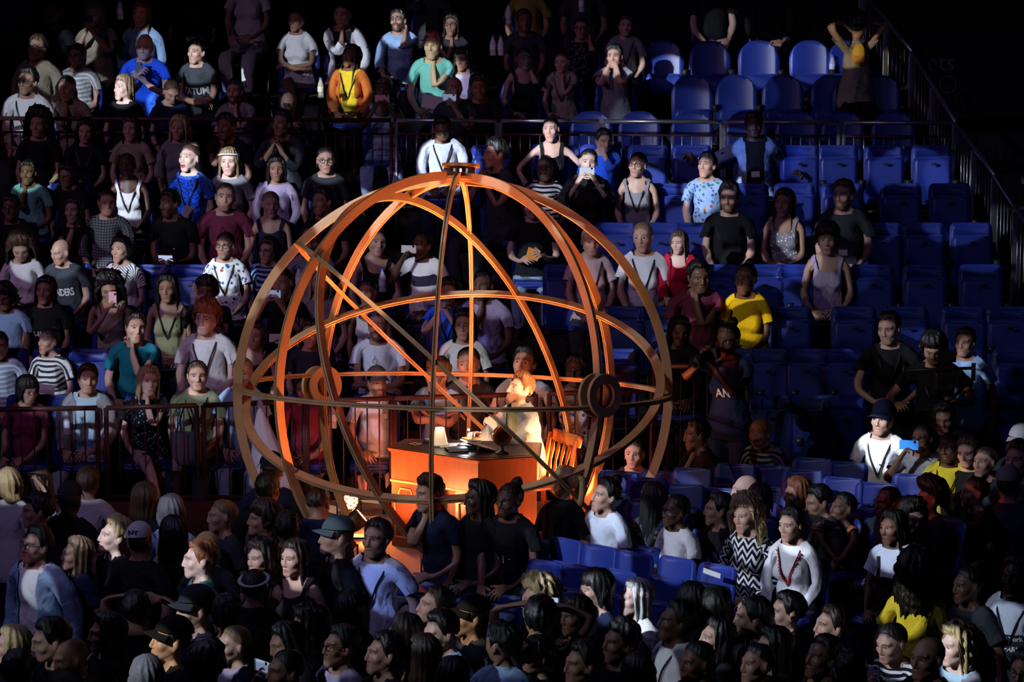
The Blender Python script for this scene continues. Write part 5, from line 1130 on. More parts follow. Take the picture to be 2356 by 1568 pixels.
    if has('pina'):
        gv, gt, gw = garment(t, 'tank'); P = skin(t, G, gv, gw); n = normals(P, gt); k = np.all(gv[gt][:, :, 2] < 1.30, 1); m = to_mesh('pinafore', local(P + n*.022, L), gt[k]); m.materials.append(m_cloth('bk')); add_attr(m, 'rest', gv, 'FLOAT_VECTOR'); link('pinafore', m, root)
        for sx in (1, -1): onchest('strap', [(sx*.10, 1.42), (sx*.085, 1.36), (sx*.075, 1.29)], .014, M_BLACK)
    if 'red beads' in label:
        for k in range(26):
            a = k/25*2 - 1; xx = .10*a; zz = 1.20 + .24*abs(a)**1.2; P = np.array([(xx, chest_y(t, tkf, xx, zz, .014), zz)], np.float32); q = skin_pts(t, G, P)[0] - L; b = link('bead', shared('bead', lambda: blob_geo((0, 0, 0), (.009, .009, .009), 0, 0, n=5), material('red_bead', (.55, .05, .05), .3)), root); b.location = q
    if has('watch'): P = G['handR'][0] @ (t.J['handR'] + np.array([.02, 0, 0])) + G['handR'][1] - L; b = geo('wristwatch', tube_geo([(.02*math.cos(a), .034*math.sin(a), 0) for a in np.linspace(0, 2*PI, 17)], .008, 6), M_BLACK, root); b.location = P
    # beams of the rig that fall on this person
    for k in ex:
        if k[0] == 'L' and k[1] in '.0123456789':
            q = k[1:].split('/'); I = float(q[0]); rad = float(q[1]); dx, dy = (float(q[2]), float(q[3])) if len(q) > 3 else (0, 0); c = BEAMC[q[4] if len(q) > 4 else '']
            ppm = px_per_m(tgt); T_ = np.array(tgt) + np.array([dx/ppm, -.05, -dy/ppm]); bl = (-11.5 + RND.uniform(-.8, .8), -12.5 + RND.uniform(-.8, .8), 8.6)
            spot('beam_lamp', bl, T_, rad/ppm, I*(6.9 if len(q) < 5 or q[4] != 'rd' else 3.), c, .22, .02)
    return D_(root=root, G=G, s=s, t=t, tgt=np.array(tgt), floor=fl, hip=hip, pose=pose_n, L=L, label=label, yaw=yaw, seated=seated)
PEOPLE = []
for ln in TABLE.strip().splitlines():
    q = ln.split(None, 13)
    PEOPLE.append((make_person(q[0], float(q[1]), float(q[2]), q[3], int(q[4]), q[5].split(':'), float(q[6]), float(q[7]), float(q[8]), q[9], q[10], q[11], q[12], q[13]), q))
BY = {(int(q[1]), int(q[2])): p for p, q in PEOPLE}
# ------------------------------------------------------------------ seats: one under each seated person of the stand, then the empty ones
for p, q in PEOPLE:
    if q[0] in ROWS and p['seated']:
        seat((p['hip'][0], p['hip'][1] + .10, RZ[q[0]]), 0, 'pad' if q[0] in 'ABCDEFG' else 'bucket', False, 'blue stadium seat occupied by the ' + ' '.join(p['label'].split()[:9]).rstrip(',').removesuffix(' and').removesuffix(' with').removesuffix(' in').removesuffix(' the').removesuffix(' a'), 'occupied seats in the stand')
for p, q in PEOPLE:
    if q[0][0] == 's': seat((p['hip'][0] - .10*math.sin(math.radians(p['yaw'])), p['hip'][1] + .10*math.cos(math.radians(p['yaw'])), p['floor']), math.radians(p['yaw']), 'flat', False, 'blue folding seat under the ' + ' '.join(p['label'].split()[:9]).rstrip(',').removesuffix(' and').removesuffix(' with').removesuffix(' in').removesuffix(' the').removesuffix(' a'), 'occupied seats right of the stage')
EMPT = {'H': [1360, 1470, 1590, 1715, 1830, 1935, 2050], 'I': [1590, 1690, 1797, 1908, 2018], 'J': [1522, 1628, 1740, 1857, 1945], 'G': [1130, 1490, 1590, 1836, 1925, 2031, 2140], 'F': [1545, 1720, 1827, 1936, 2071, 2184], 'E': [1418, 1520, 1590, 2027, 2125, 2235], 'D': [1300, 1655, 1759, 1835, 2010, 2130, 2260, 340, 440],
        'C': [1440, 1515, 1820, 1969, 2089, 2223, 2325], 'B': [200, 1420, 1690, 1769, 1860, 1947, 2089, 2225, 2345], 'A': [150, 1780, 1867, 1947, 2314]}
ORD = ['first', 'second', 'third', 'fourth', 'fifth', 'sixth', 'seventh', 'eighth', 'ninth', 'tenth']
RN = {'A': 'lowest', 'B': 'second lowest', 'C': 'third lowest', 'D': 'fourth', 'E': 'fifth', 'F': 'sixth', 'G': 'seventh', 'H': 'lowest round-backed', 'I': 'middle round-backed', 'J': 'highest round-backed'}
for r, xs in EMPT.items():
    for i, x in enumerate(sorted(xs)):
        p = at(x, 600, RY[r] + .12); z = RZ[r]
        seat((p[0], p[1] + .02, z), 0, 'pad' if r in 'ABCDEFG' else 'bucket', True, 'empty folded blue seat, %s from the left of the %s row' % (ORD[i], RN[r]), 'empty seats in the stand')
# the block of folding seats right of the stage, turned towards the stage
def chair_row(lst, floor, rz, grp, fmt):
    for i, (x, y, Y) in enumerate(lst):
        p = at(x, y, Y); h = p[2] - floor; o = seat((p[0], p[1], p[2] - .86), rz, 'flat', True, fmt % ORD[i], grp); o.scale = (.80, 1, 1)
chair_row([(1290, 1240, -1.75), (1370, 1256, -1.97), (1450, 1272, -2.19), (1548, 1284, -2.38), (1640, 1300, -2.62)], -.5, -.75, 'empty seats right of the stage', 'empty bright blue seat, %s from the desk in the near row')
chair_row([(1245, 1292, -2.3), (1325, 1302, -2.5), (1412, 1312, -2.7), (1520, 1328, -2.95), (1625, 1345, -3.15)], -.5, -.75, 'empty seats right of the stage', 'empty blue seat, %s from the dark jeans in the front row')
chair_row([(1515, 1085, -.1), (1590, 1078, -.2), (1690, 1068, -.1), (1775, 1072, -.15), (1868, 1055, .0), (1945, 1064, -.1), (2100, 1092, -.5)], -.35, -.35, 'violet seats behind the right audience', 'empty violet-lit seat, %s from the globe in the far row')
chair_row([(1420, 1085, -.7), (1485, 1100, -.8), (1570, 1115, -.9), (1660, 1125, -.9), (1845, 1082, -.5), (1935, 1100, -.7), (2015, 1112, -.8)], -.35, -.35, 'violet seats behind the right audience', 'empty red-lit seat, %s from the globe in the middle row')
for (x, y, Y) in ((1638, 1318, -2.78),):
    p = at(x, y, Y); o = geo('seat_label', box_g((0, 0, 0), (.15, .004, .035)), M_PAPER, None, False); o.location = p; o.rotation_euler = (0, .12, -.75); tag(o, 'white paper strip taped to a blue seat back', 'label')
# ------------------------------------------------------------------ the globe of bent rings
GC = np.array([0, 0, 1.21]); GR = 1.685; pv = math.radians(9.5)
Rr = np.array([1., 0, 0]); Uu = np.array([0, math.sin(pv), math.cos(pv)]); Ff = np.array([0, math.cos(pv), -math.sin(pv)])
globe = empty('ring_globe', (0, 0, 0), 'large openwork globe of bent wooden rings around the desk', 'globe')
def ring_g(U, W_, R, w=.068, th=.030, zmin=.0):
    U, W_ = nrm(U), nrm(W_); Nn = np.cross(U, W_); r = R - w; h = th/2; g = .005; d = .009
    prof = [(R, -h), (R, -g), (R - d, -g), (R - d, g), (R, g), (R, h), (r, h), (r, g), (r + d, g), (r + d, -g), (r, -g), (r, -h)]
    n = 168; th_ = np.arange(n)*2*PI/n; mid = GC[2] + (R - w/2)*(np.cos(th_)*U[2] + np.sin(th_)*W_[2]); ok = mid > zmin
    full = ok.all(); st_ = 0
    if not full: st_ = [i for i in range(n) if ok[i] and not ok[i - 1]][0]
    ids = [(st_ + k) % n for k in range(n) if ok[(st_ + k) % n]]; V = []; T = []; m = len(prof)
    for i in ids:
        d_ = math.cos(th_[i])*U + math.sin(th_[i])*W_
        for (q, v) in prof: V.append(GC + d_*q + Nn*v)
    L = len(ids)
    for i in range(L if full else L - 1):
        for j in range(m): a, b = i*m + j, i*m + (j + 1) % m; c, e = ((i + 1) % L)*m + j, ((i + 1) % L)*m + (j + 1) % m; T += [(a, c, e), (a, e, b)]
    if not full:
        for base, rev in ((0, 0), ((L - 1)*m, 1)):
            for (a, b, c, e) in ((0, 1, 10, 11), (2, 3, 8, 9), (4, 5, 6, 7)):
                q = [base + a, base + b, base + c, base + e]; q = q[::-1] if rev else q; T += [(q[0], q[1], q[2]), (q[0], q[2], q[3])]
    return np.array(V, np.float32), np.array(T, np.int32)
def tilted(ux, uy, c, front):      # major axis in the picture plane, opening, which side comes forward
    U = ux*Rr + uy*Uu; m2 = uy*Rr - ux*Uu; m2 = m2 if ux >= 0 or True else -m2; return U, m2, c
def ring(name, U, m2, c, sgn, R, label): 
    W_ = c*m2 + sgn*math.sqrt(1 - c*c)*Ff; o = sub(name, ring_g(U, W_, R), M_PLY, globe, False); o['label'] = label; return W_
ax = nrm(.035*Rr + 1.0*Uu); axp = nrm(1.0*Rr - .035*Uu)
ring('ring', Rr, Uu, .986, -.0 + 1, GR, 'outer ring facing us'); W1 = ring('ring', ax, axp, .76, 1, GR - .01, 'upright ring leaning front left')
W2 = ring('ring', ax, axp, .66, -1, GR - .02, 'upright ring leaning front right'); ring('ring', ax, axp, .067, 1, GR - .015, 'upright ring seen edge on')
ring('ring', nrm(Rr - .023*Uu), nrm(.023*Rr + Uu), .081, 1, GR - .005, 'level ring round the middle')
ring('ring', nrm(-.38*Rr + .925*Uu), nrm(.925*Rr + .38*Uu), .50, 1, GR - .06, 'steeply tilted ring'); ring('ring', nrm(Rr + .07*Uu), nrm(-.07*Rr + Uu), .49, 1, GR - .06, 'gently tilted ring')
ring('ring', nrm(-.732*Rr + .681*Uu), nrm(.681*Rr + .732*Uu), .053, -1, GR - .03, 'diagonal ring seen edge on')
hub = GC + ax*(GR - .01)
def disc(c, n, r0, r1, th, seg_=40):
    n = nrm(n); a = nrm(np.cross(n, [0, 0, 1.]) if abs(n[2]) < .9 else np.cross(n, [1., 0, 0])); b = np.cross(n, a); V = []; T = []
    for i in range(seg_):
        d_ = math.cos(2*PI*i/seg_)*a + math.sin(2*PI*i/seg_)*b
        for q, v in ((r1, -th/2), (r1, th/2), (r0, th/2), (r0, -th/2)): V.append(c + d_*q + n*v)
    for i in range(seg_):
        for j in range(4): p, q = i*4 + j, i*4 + (j + 1) % 4; e, f = ((i + 1) % seg_)*4 + j, ((i + 1) % seg_)*4 + (j + 1) % 4; T += [(p, e, f), (p, f, q)]
    return np.array(V, np.float32), np.array(T, np.int32)
for dz in (-.05, .05): sub('hub_plate', disc(hub + ax*dz, ax, .035, .145, .024), M_PLY, globe, False)
for k in range(6): a = k*PI/3 + .3; sub('hub_spacer', box_g(hub + np.array([.10*math.cos(a), .10*math.sin(a), 0]), (.03, .03, .07)), M_METAL, globe, False)
for sg in (1, -1):
    c = GC + nrm(W2)*(GR - .03)*sg
    for off in (-.055, .045): sub('pivot_ring', disc(c + nrm(W2)*sg*off, W2, .088, .158, .026), M_PLY, globe, False)
    sub('pivot_tube', disc(c - nrm(W2)*sg*.005, W2, .088, .094, .085), M_PLYD, globe)
# ------------------------------------------------------------------ desk
DZ = .77; P0_ = atz(897, 1028, DZ)[:2]; P1_ = atz(1100, 1057, DZ)[:2]; P2_ = atz(1238, 1048, DZ)[:2]; P3_ = P2_ + np.array([.02, .55]); P4_ = P0_ + np.array([.12, .36])
dpoly = [tuple(P0_), tuple(P1_), tuple(P2_), tuple(P3_), tuple(P4_)]; dc = np.mean(np.array(dpoly), 0)
desk = empty('writing_desk', (dc[0], dc[1], 0), 'polished reddish wooden desk with angled front inside the globe', 'desk')
grow = lambda k: [tuple(dc + (np.array(p) - dc)*k) for p in dpoly]
sub('desk_top', prism_g(grow(1.03), DZ - .03, DZ, .006), M_WOOD, desk, False); sub('leather_inlay', prism_g(grow(.90), DZ - .001, DZ + .002), M_BLACK, desk, False)
sub('apron', prism_g(grow(.985), DZ - .25, DZ - .03), M_WOOD, desk, False); sub('trim_rail', prism_g(grow(1.0), DZ - .265, DZ - .25), M_TRIM, desk, False)
def panel(a, b, z0, z1, th, mat, name, out=.0):
    a, b = np.array(a), np.array(b); d = (b - a)/np.linalg.norm(b - a); n = np.array([d[1], -d[0]])
    pl = [tuple(a + n*out), tuple(b + n*out), tuple(b + n*(out - th)), tuple(a + n*(out - th))]; return sub(name, prism_g(pl, z0, z1, .003), mat, desk, False)
lerp = lambda a, b, k: tuple(np.array(a) + (np.array(b) - np.array(a))*k)
g98 = grow(.985); A_, B_, C3, D4, E5 = g98
panel(A_, lerp(A_, B_, .34), .0, DZ - .265, .30, M_WOOD, 'pedestal'); panel(lerp(A_, B_, .74), B_, .0, DZ - .265, .28, M_WOOD, 'pedestal'); panel(B_, C3, .0, DZ - .265, .28, M_WOOD, 'side_panel')
panel(lerp(A_, B_, .34), lerp(A_, B_, .74), .02, DZ - .265, .02, M_PLYD, 'kneehole_back', -.26)
for k0, k1 in ((.05, .29), (.79, .95)):
    z0, z1 = .08, DZ - .31; a, b = lerp(A_, B_, k0), lerp(A_, B_, k1)
    d = (np.array(b) - np.array(a)); L_ = np.linalg.norm(d); d = d/L_; n = np.array([d[1], -d[0]]); P = [(0, z0), (0, z1 - .05), (L_*.15, z1 - .05), (L_*.25, z1), (L_*.75, z1), (L_*.85, z1 - .05), (L_, z1 - .05), (L_, z0), (0, z0)]
    sub('panel_moulding', tube_geo([(*(np.array(a) + d*u + n*.004), v) for u, v in P], .007, 6), M_TRIM, desk)
# things on the desk
def on_desk(px, py): p = atz(px, py, DZ + .003); return p
def thing1(name, g, mat, loc, label, cat, rz=0, smooth=True, group=None):
    o = geo(name, g, mat, None, smooth); o.location = loc; o.rotation_euler = (0, 0, rz); return tag(o, label, cat, group)
p = on_desk(1012, 1024)
ln = empty('table_lantern', tuple(p), 'small white cone-shaped lantern glowing on the desk', 'lamp')
geo('lamp_shade', lathe_g([(.062, .0), (.060, .02), (.036, .135), (.033, .14), (.0, .14)], 20), material('lamp_paper', (.85, .80, .72), .7, emit=(1, .66, .36), es=.55), ln); geo('lamp_base', lathe_g([(0, 0), (.075, 0), (.075, .012), (.0, .014)], 20), M_PAPER, ln)
l = bpy.data.lights.new('lantern_glow', 'POINT'); l.energy = 1.6; l.color = (1, .75, .5); l.shadow_soft_size = .03; lo = link('lantern_glow', l, ln); lo.location = (0, -.03, .19)
p = on_desk(1155, 1042); mr = empty('desk_mirror', tuple(p), 'round tilting mirror in an orange metal drum on a small foot', 'mirror')
geo('foot', lathe_g([(0, 0), (.05, 0), (.05, .008), (.018, .02), (.010, .05), (.010, .06), (0, .06)], 20), M_BLACK, mr)
Mx = Matrix.Translation((0, 0, .135)) @ Matrix.Rotation(math.radians(28), 4, 'Z') @ Matrix.Rotation(PI/2, 4, 'X'); M_COP = m_noise('copper', (.55, .22, .08), (.7, .3, .12), 20, .25, .9, .05)
geo('drum', xf(lathe_g([(0, -.05), (.06, -.045), (.075, -.02), (.078, .02), (.072, .022), (.070, .012), (0, .012)], 28), Mx), M_COP, mr); geo('glass', xf(lathe_g([(0, .014), (.069, .014)], 28), Mx), material('mirror_face', (.75, .45, .22), .15, .8), mr)
for i, (x, y, sx, sy, h, c, rz, lab) in enumerate(((1050, 1036, .16, .11, .025, 'orange_card', .3, 'orange-edged book lying flat at the front of the desk'), (1075, 1030, .14, .10, .03, 'black_plastic', -.2, 'black box beside the orange-edged book on the desk'), (1085, 1012, .13, .09, .022, 'orange_card', .5, 'small orange book behind the black box on the desk'))):
    q = on_desk(x, y); bk = empty('desk_book', tuple(q), lab, 'book'); bk.rotation_euler = (0, 0, rz)
    geo('cover', box_g((0, 0, h/2), (sx, sy, h), .003), M_ORANGE if c == 'orange_card' and i != 0 else M_BLACK, bk, False); geo('pages', box_g((0, -.004, h/2), (sx*.96, sy*1.0, h*.7)), M_PAPER if i != 1 else M_METAL, bk, False)
thing1('paper_sheet', box_g((0, 0, .002), (.21, .15, .003)), M_PAPER, on_desk(1040, 1024), 'white papers under the lantern on the desk', 'paper', .2, False)
thing1('coiled_string', tube_geo([(.04*math.cos(a)*(1 + .2*math.sin(3*a)), .03*math.sin(a), .006 + .004*math.sin(5*a)) for a in np.linspace(0, 6*PI, 60)], .003, 5), M_PLY, on_desk(955, 1022), 'loose coil of pale string at the left end of the desk', 'string')
thing1('metal_tin', lathe_g([(0, 0), (.024, 0), (.024, .035), (.02, .04), (0, .04)], 16), M_METAL, on_desk(982, 1018), 'small dull metal tin beside the lantern', 'tin')
tb = empty('drawing_board', tuple(on_desk(1098, 1036)), 'thin grey tablet propped up under the performer\'s hands', 'tablet'); tb.rotation_euler = (0, math.radians(18), .35); geo('slab', box_g((0, 0, .04), (.26, .18, .012), .004), M_METAL, tb, False); geo('stand', box_g((.04, 0, .015), (.05, .06, .05), .01), M_BLACK, tb, False)
# ------------------------------------------------------------------ performer and chair
PF = make_person('s.42/.0', 1186, 895, 'm', 1, ('quiff', 'rd'), -62, -58, -16, 'desk', 'jacket:gy:denim', 'trousers:br', 'beard:rd', 'performer with ginger hair and beard in denim jacket seated at the desk, looking up')
ch = empty('wooden_chair', (PF['hip'][0] + .06, PF['hip'][1] + .04, 0), 'spindle-backed wooden chair behind the performer', 'chair'); ch.rotation_euler = (0, 0, math.radians(-62)); ch.scale = (1, 1, .86)
geo('seat', prism_g([(-.2, -.22), (.2, -.22), (.22, .2), (-.22, .2)], .42, .455, .01), M_WOODL, ch, False)
for sx in (-1, 1):
    for sy in (-1, 1): geo('leg', tube_geo([(sx*.16, sy*.15, .42), (sx*.18, sy*.175, .25), (sx*.2, sy*.2, 0)], [.018, .024, .014], 8), M_WOODL, ch)
    geo('back_post', tube_geo([(sx*.19, .18, .45), (sx*.205, .215, .65), (sx*.21, .25, .86)], [.016, .02, .016], 8), M_WOODL, ch)
for k in (-1.5, -.5, .5, 1.5): geo('spindle', tube_geo([(k*.075, .18, .45), (k*.08, .195, .55), (k*.082, .205, .62), (k*.085, .225, .72), (k*.088, .24, .80)], [.009, .016, .010, .016, .009], 8), M_WOODL, ch)
geo('crest_rail', xf(rounded_panel(.46, .11, .03, .04, -.03), Matrix.Translation((0, .235, .79)) @ Matrix.Rotation(-.12, 4, 'X')), M_WOODL, ch)
geo('stretcher', tube_geo([(-.17, -.16, .2), (.17, -.16, .2)], .011, 8), M_WOODL, ch); geo('stretcher', tube_geo([(-.18, .18, .22), (.18, .18, .22)], .011, 8), M_WOODL, ch)
# the little light in the performer's hand
q = PF['G']['handR'][0] @ (PF['t'].J['f1bR']) + PF['G']['handR'][1]
o = thing1('glowing_light', blob_geo((0, 0, 0), (.009, .009, .009), 0, 0, n=6), material('white_glow', (1, 1, 1), .3, emit=(.85, .92, 1), es=40), q + np.array([-.02, -.01, .025]), 'tiny brilliant white light between the performer\'s fingertips', 'light')
l = bpy.data.lights.new('hand_glow', 'POINT'); l.energy = 1.5; l.color = (.85, .92, 1); l.shadow_soft_size = .012; lo = link('hand_glow', l, o); lo.location = (-.03, -.02, .02)
# ------------------------------------------------------------------ stage lamps: the one left of the desk is real, the others added
def par_lamp(loc, aim, label, E, col, size, lit=1.):
    r = empty('stage_lamp', tuple(loc), label, 'stage light', 'LED stage lamps on the stage floor'); d = Vector(aim) - Vector(loc) - Vector((0, 0, .15)); Rm = d.to_track_quat('-Z', 'Y').to_matrix().to_4x4()
    Mh = Matrix.Translation((0, 0, .15)) @ Rm
    geo('lamp_body', xf(lathe_g([(0, .13), (.05, .13), (.075, .05), (.08, -.04), (.074, -.045), (.07, -.03), (0, -.03)], 24), Mh), M_BLACK, r)
    geo('yoke', tube_geo([(-.095, 0, .15), (-.095, 0, .02), (0, 0, .0), (.095, 0, .02), (.095, 0, .15)], .008, 6, up=(0, 1, 0)), M_BLACK, r); geo('floor_base', box_g((0, 0, .008), (.2, .12, .016), .003), M_BLACK, r, False)
    me = None
    pts = [(0, 0)] + [(.026*math.cos(a), .026*math.sin(a)) for a in np.arange(6)*PI/3] + [(.052*math.cos(a), .052*math.sin(a)) for a in np.arange(12)*PI/6 + .26]
    M_LED = material('led_orange', (1, .5, .3), .3, emit=(1, .33, .12), es=26)
    for (u, v) in pts:
        o = link('led_lens', shared('led_lens', lambda: blob_geo((0, 0, 0), (.0115, .0115, .006), 0, 0, n=5), M_LED), r); o.matrix_basis = Mh @ Matrix.Translation((u, v, -.036))
    s_ = spot('lamp_beam', Vector(loc) + Vector((0, 0, .15)) + d.normalized()*.075, aim, size, E, col, .5, .05)
    return r
OR = (1, .20, .04)
par_lamp((-.86, .95, .0), (.25, -1.6, .35), 'LED stage lamp glowing orange on the floor left of the desk', 2.6, OR, 1.3)
par_lamp((.62, -1.02, .0), (.24, -.3, .72), 'LED stage lamp at the stage front aimed at the desk', .6, (1, .25, .055), 1.0)  # from here on, lamps added to light desk, performer, rings and first row
par_lamp((1.38, -.15, .0), (.46, .32, 1.08), 'LED stage lamp right of the desk aimed at the performer', 15., (1, .58, .28), .55)
par_lamp((-.75, .25, .0), (.46, .35, 1.18), 'LED stage lamp left of the desk aimed at the performer\'s face', 7., (1, .45, .17), .45)
par_lamp((1.25, .75, .0), (-.2, -.3, 2.2), 'LED stage lamp behind the chair aimed up into the rings', 12., OR, 2.6)
par_lamp((-1.08, .1, .0), (.4, .5, 2.2), 'LED stage lamp at the left of the stage aimed up into the rings', 8., OR, 2.6)
par_lamp((-.80, -.66, .0), (.1, .3, 1.5), 'LED stage lamp at the front left corner aimed at the rings', 6., (1, .27, .09), 2.2)
par_lamp((1.30, -.62, .0), (-.5, .2, 1.9), 'LED stage lamp at the right edge of the stage aimed across the globe', 4.2, (1, .27, .075), 3.4)
par_lamp((-.12, -1.0, .0), (-1.2, -.9, 1.65), 'LED stage lamp at the stage front aimed up at the left rings', 7., (1, .24, .06), .95)
par_lamp((.25, -1.0, .0), (.05, -.25, 2.7), 'LED stage lamp at the stage front aimed up at the hub', 4., (1, .24, .06), 1.0)
par_lamp((-.5, 1.2, .0), (-.4, 2.6, .9), 'LED stage lamp facing the first row behind the globe', .9, (1, .22, .10), 2.6)
spot('follow_lamp', (-6, -9, 7.5), (.42, .30, 1.08), .34, 2.4, (1, .62, .34), .4, .04); spot('follow_lamp', (7.5, -5, 6.5), (.55, .36, .95), .36, 7.5, (1, .66, .36), .4, .04)  # warm spots added to brighten the performer's face and arm
spot('hub_lamp', hub - ax*.06, (0.1, 0, 0), 1.6, 1.6, (1, .62, .28), .7, .04)
# ------------------------------------------------------------------ phones, cameras, bottles, papers, bags
def phone(M, label, back, scr=None, wide=False, group='phones in the audience'):
    r = link('phone'); r.matrix_basis = M; tag(r, label, 'phone', group); w, h = (.072, .148)
    if wide: w, h = h, w
    geo('case', box_g((0, 0, 0), (w, .009, h), .003), back, r, False); geo('screen', box_g((0, .0052, 0), (w*.93, .001, h*.93)), scr or m_screen('dim', (.25, .35, .8), .25), r, False); geo('lens', box_g((w*.32, -.0052, h*.36), (.018, .003, .018), .001), M_GLOSS, r, False); return r
def hand_pt(p, n): t = p['t']; a = p['G']['f1a' + n]; return a[0] @ ((t.J['f1a' + n] + t.J['f1b' + n])/2 + np.array([0, 0, -.014])) + a[1]
PH = [((215, 38), 'B', 0, 'dg', 'dark phone of the fair-haired woman in the top row'), ((330, 112), 'B', 0, 'bk', 'black phone in front of the bright blue polo shirt'), ((880, 212), 'B', 1, 'pk', 'pink phone held level in front of the striped dress'), ((1040, 207), 'L', 1, 'lit', 'glinting phone beside the bald man behind the rail'), ((663, 243), 'L', 0, 'bk', 'dark phone in the balding man\'s hand'),
 ((1354, 376), 'B', 1, 'lg', 'pale phone held level by the woman in black print top'), ((383, 472), 'B', 1, 'up', 'bright phone screen in the lap of the man in black'), ((48, 580), 'B', 0, 'bk', 'dark phone of the curly-haired person in white'), ((965, 566), 'R', 1, 'lg', 'pale green phone raised inside the globe outline'), ((252, 672), 'R', 0, 'pk', 'pink phone case in front of the curly-haired woman'), ((474, 676), 'L', 0, 'pk', 'pink phone hiding a dark curly-haired face'),
 ((645, 655), 'B', 1, 'lit', 'bright phone held by the woman behind the outer ring'), ((1032, 676), 'B', 0, 'dg', 'dark phone raised by the woman in blue'), ((2117, 1012), 'R', 1, 'blue', 'bright blue phone raised by the man with glasses on the right'), ((1928, 1170), 'B', 1, 'bk', 'black phone lifted by the woman in orange strap top'), ((2126, 1152), 'L', 0, 'red', 'red glowing phone beside the afro'), ((1495, 1150), 'R', 0, 'lit', 'phone with bright screen held up by the long-haired woman'),
 ((100, 1118), 'R', 1, 'bk', 'black phone raised high at the left of the crowd'), ((320, 1405), 'B', 1, 'bk', 'black camera phone held up in both hands in the dark crowd'), ((645, 1490), 'R', 1, 'lit', 'glowing blue phone in the bottom crowd'), ((1000, 1462), 'R', 0, 'wh', 'white phone of the man in pale denim shirt'), ((1245, 1425), 'B', 1, 'lit', 'clear-cased phone held over dark hair'), ((1582, 1385), 'R', 0, 'pk', 'pinkish phone in front of the labelled seat'), ((2040, 1488), 'B', 1, 'lp', 'lilac phone held by the woman in striped dark top')]
for key, hd, wide, c, lab in PH:
    p = BY[key]; q = hand_pt(p, 'R') if hd == 'R' else hand_pt(p, 'L') if hd == 'L' else (hand_pt(p, 'L') + hand_pt(p, 'R'))/2
    yaw = math.radians(p['yaw']); face = Matrix.Translation(Vector((q + np.array([math.sin(yaw)*.01, -math.cos(yaw)*.01, .035])).tolist())) @ Matrix.Rotation(yaw, 4, 'Z')
    back = {'dg': M_BLACK, 'bk': M_BLACK, 'pk': M_PINK, 'lg': m_cloth('lg'), 'wh': M_PAPER, 'lp': m_cloth('lp'), 'lit': M_CLEAR, 'blue': material('blue_case', (.05, .25, .75), .3, emit=(.05, .3, 1), es=.5), 'red': material('red_case', (.5, .03, .03), .3, emit=(1, .06, .03), es=.8), 'up': M_BLACK}[c]  # blue and red cases emit: the glow is put into their material
    scr = m_screen('bright', (.55, .7, 1), 1.4 if c == 'up' else .8) if c in ('lit', 'up', 'blue') else M_GLOSS if c == 'bk' else None
    if c == 'up': face = face @ Matrix.Rotation(PI, 4, 'Z') @ Matrix.Rotation(-.5, 4, 'X')
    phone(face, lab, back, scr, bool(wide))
# bottles
def bottle(loc, label, cap=True):
    r = link('water_bottle'); r.location = loc; tag(r, label, 'bottle', 'water bottles in the audience')
    link('bottle_body', shared('bottle_body', lambda: lathe_g([(0, 0), (.030, .002), (.033, .012), (.031, .05), (.033, .06), (.033, .125), (.028, .15), (.014, .185), (.013, .20), (0, .20)], 16), M_CLEAR), r); link('bottle_cap', shared('bottle_cap', lambda: lathe_g([(.015, .195), (.015, .215), (0, .215)], 12), M_BLUECAP), r); link('bottle_label', shared('bottle_label', lambda: lathe_g([(.0335, .065), (.0335, .12)], 16), M_LABEL), r)
for x, y, Y, lab in ((277, 45, 9.4, 'glinting water bottle between the two long-haired women on top'), (1170, 55, 9.5, 'glowing water bottle below the olive yellow tee'), (738, 225, 8.5, 'water bottle beside the woman in yellow'), (155, 1000, 1.98, 'clear water bottle held by the man in grey jacket'), (413, 1000, 1.98, 'water bottle with blue cap beside the blonde woman'), (880, 672, 4.3, 'water bottle beside the woman in the dark sleeveless dress'), (447, 700, 3.55, 'crumpled clear bottle left of the pink phone'), (1134, 128, 8.65, 'left of two dim bottles beside the woman in black sleeveless top'), (1152, 128, 8.65, 'right of two dim bottles beside the woman in black sleeveless top'), (1338, 28, 10.3, 'glowing bottle at the top edge above the woman with glasses'), (688, 668, 3.55, 'water bottle behind the crossing rings'), (766, 985, 1.95, 'clear bottle behind the left rings by the barrier')):
    p = at(x, y, Y); bottle(tuple(p), lab)
p = at(1857, 600, RY['J'] + .12); bottle((p[0] + .24, p[1] - .03, RZ['J'] + .632), 'glowing plastic bottle in the holder of a round-backed seat')
for x, y, Y, w, h, rz, lab in ((995, 235, 8.55, .22, .16, .3, 'white paper on the lap of the man in teal tee'), (432, 490, 6.0, .10, .16, .5, 'folded white paper in the hand of the woman in blue lace'), (106, 895, 2.62, .15, .09, .2, 'handwritten note held by the woman in striped tee'), (635, 777, 3.4, .12, .08, 0, 'white name card hanging behind the left rings'), (400, 572, 4.95, .02, .01, 0, 'small white card by the phone of the man in black')):
    p = at(x, y, Y); o = thing1('paper_sheet', box_g((0, 0, 0), (w, .003, h)), M_PAPER, tuple(p), lab, 'paper', rz, False); o.rotation_euler = (math.radians(-35), rz*.6, 0)
q = (hand_pt(BY[(1222, 478)], 'L') + hand_pt(BY[(1222, 478)], 'R'))/2; o = thing1('orange_card', box_g((0, 0, 0), (.12, .003, .11)), M_ORANGE, tuple(q + np.array([0, -.02, .03])), 'orange card held by the man in light jeans behind the globe', 'card', 0, False); o.rotation_euler = (-.4, .3, 0)
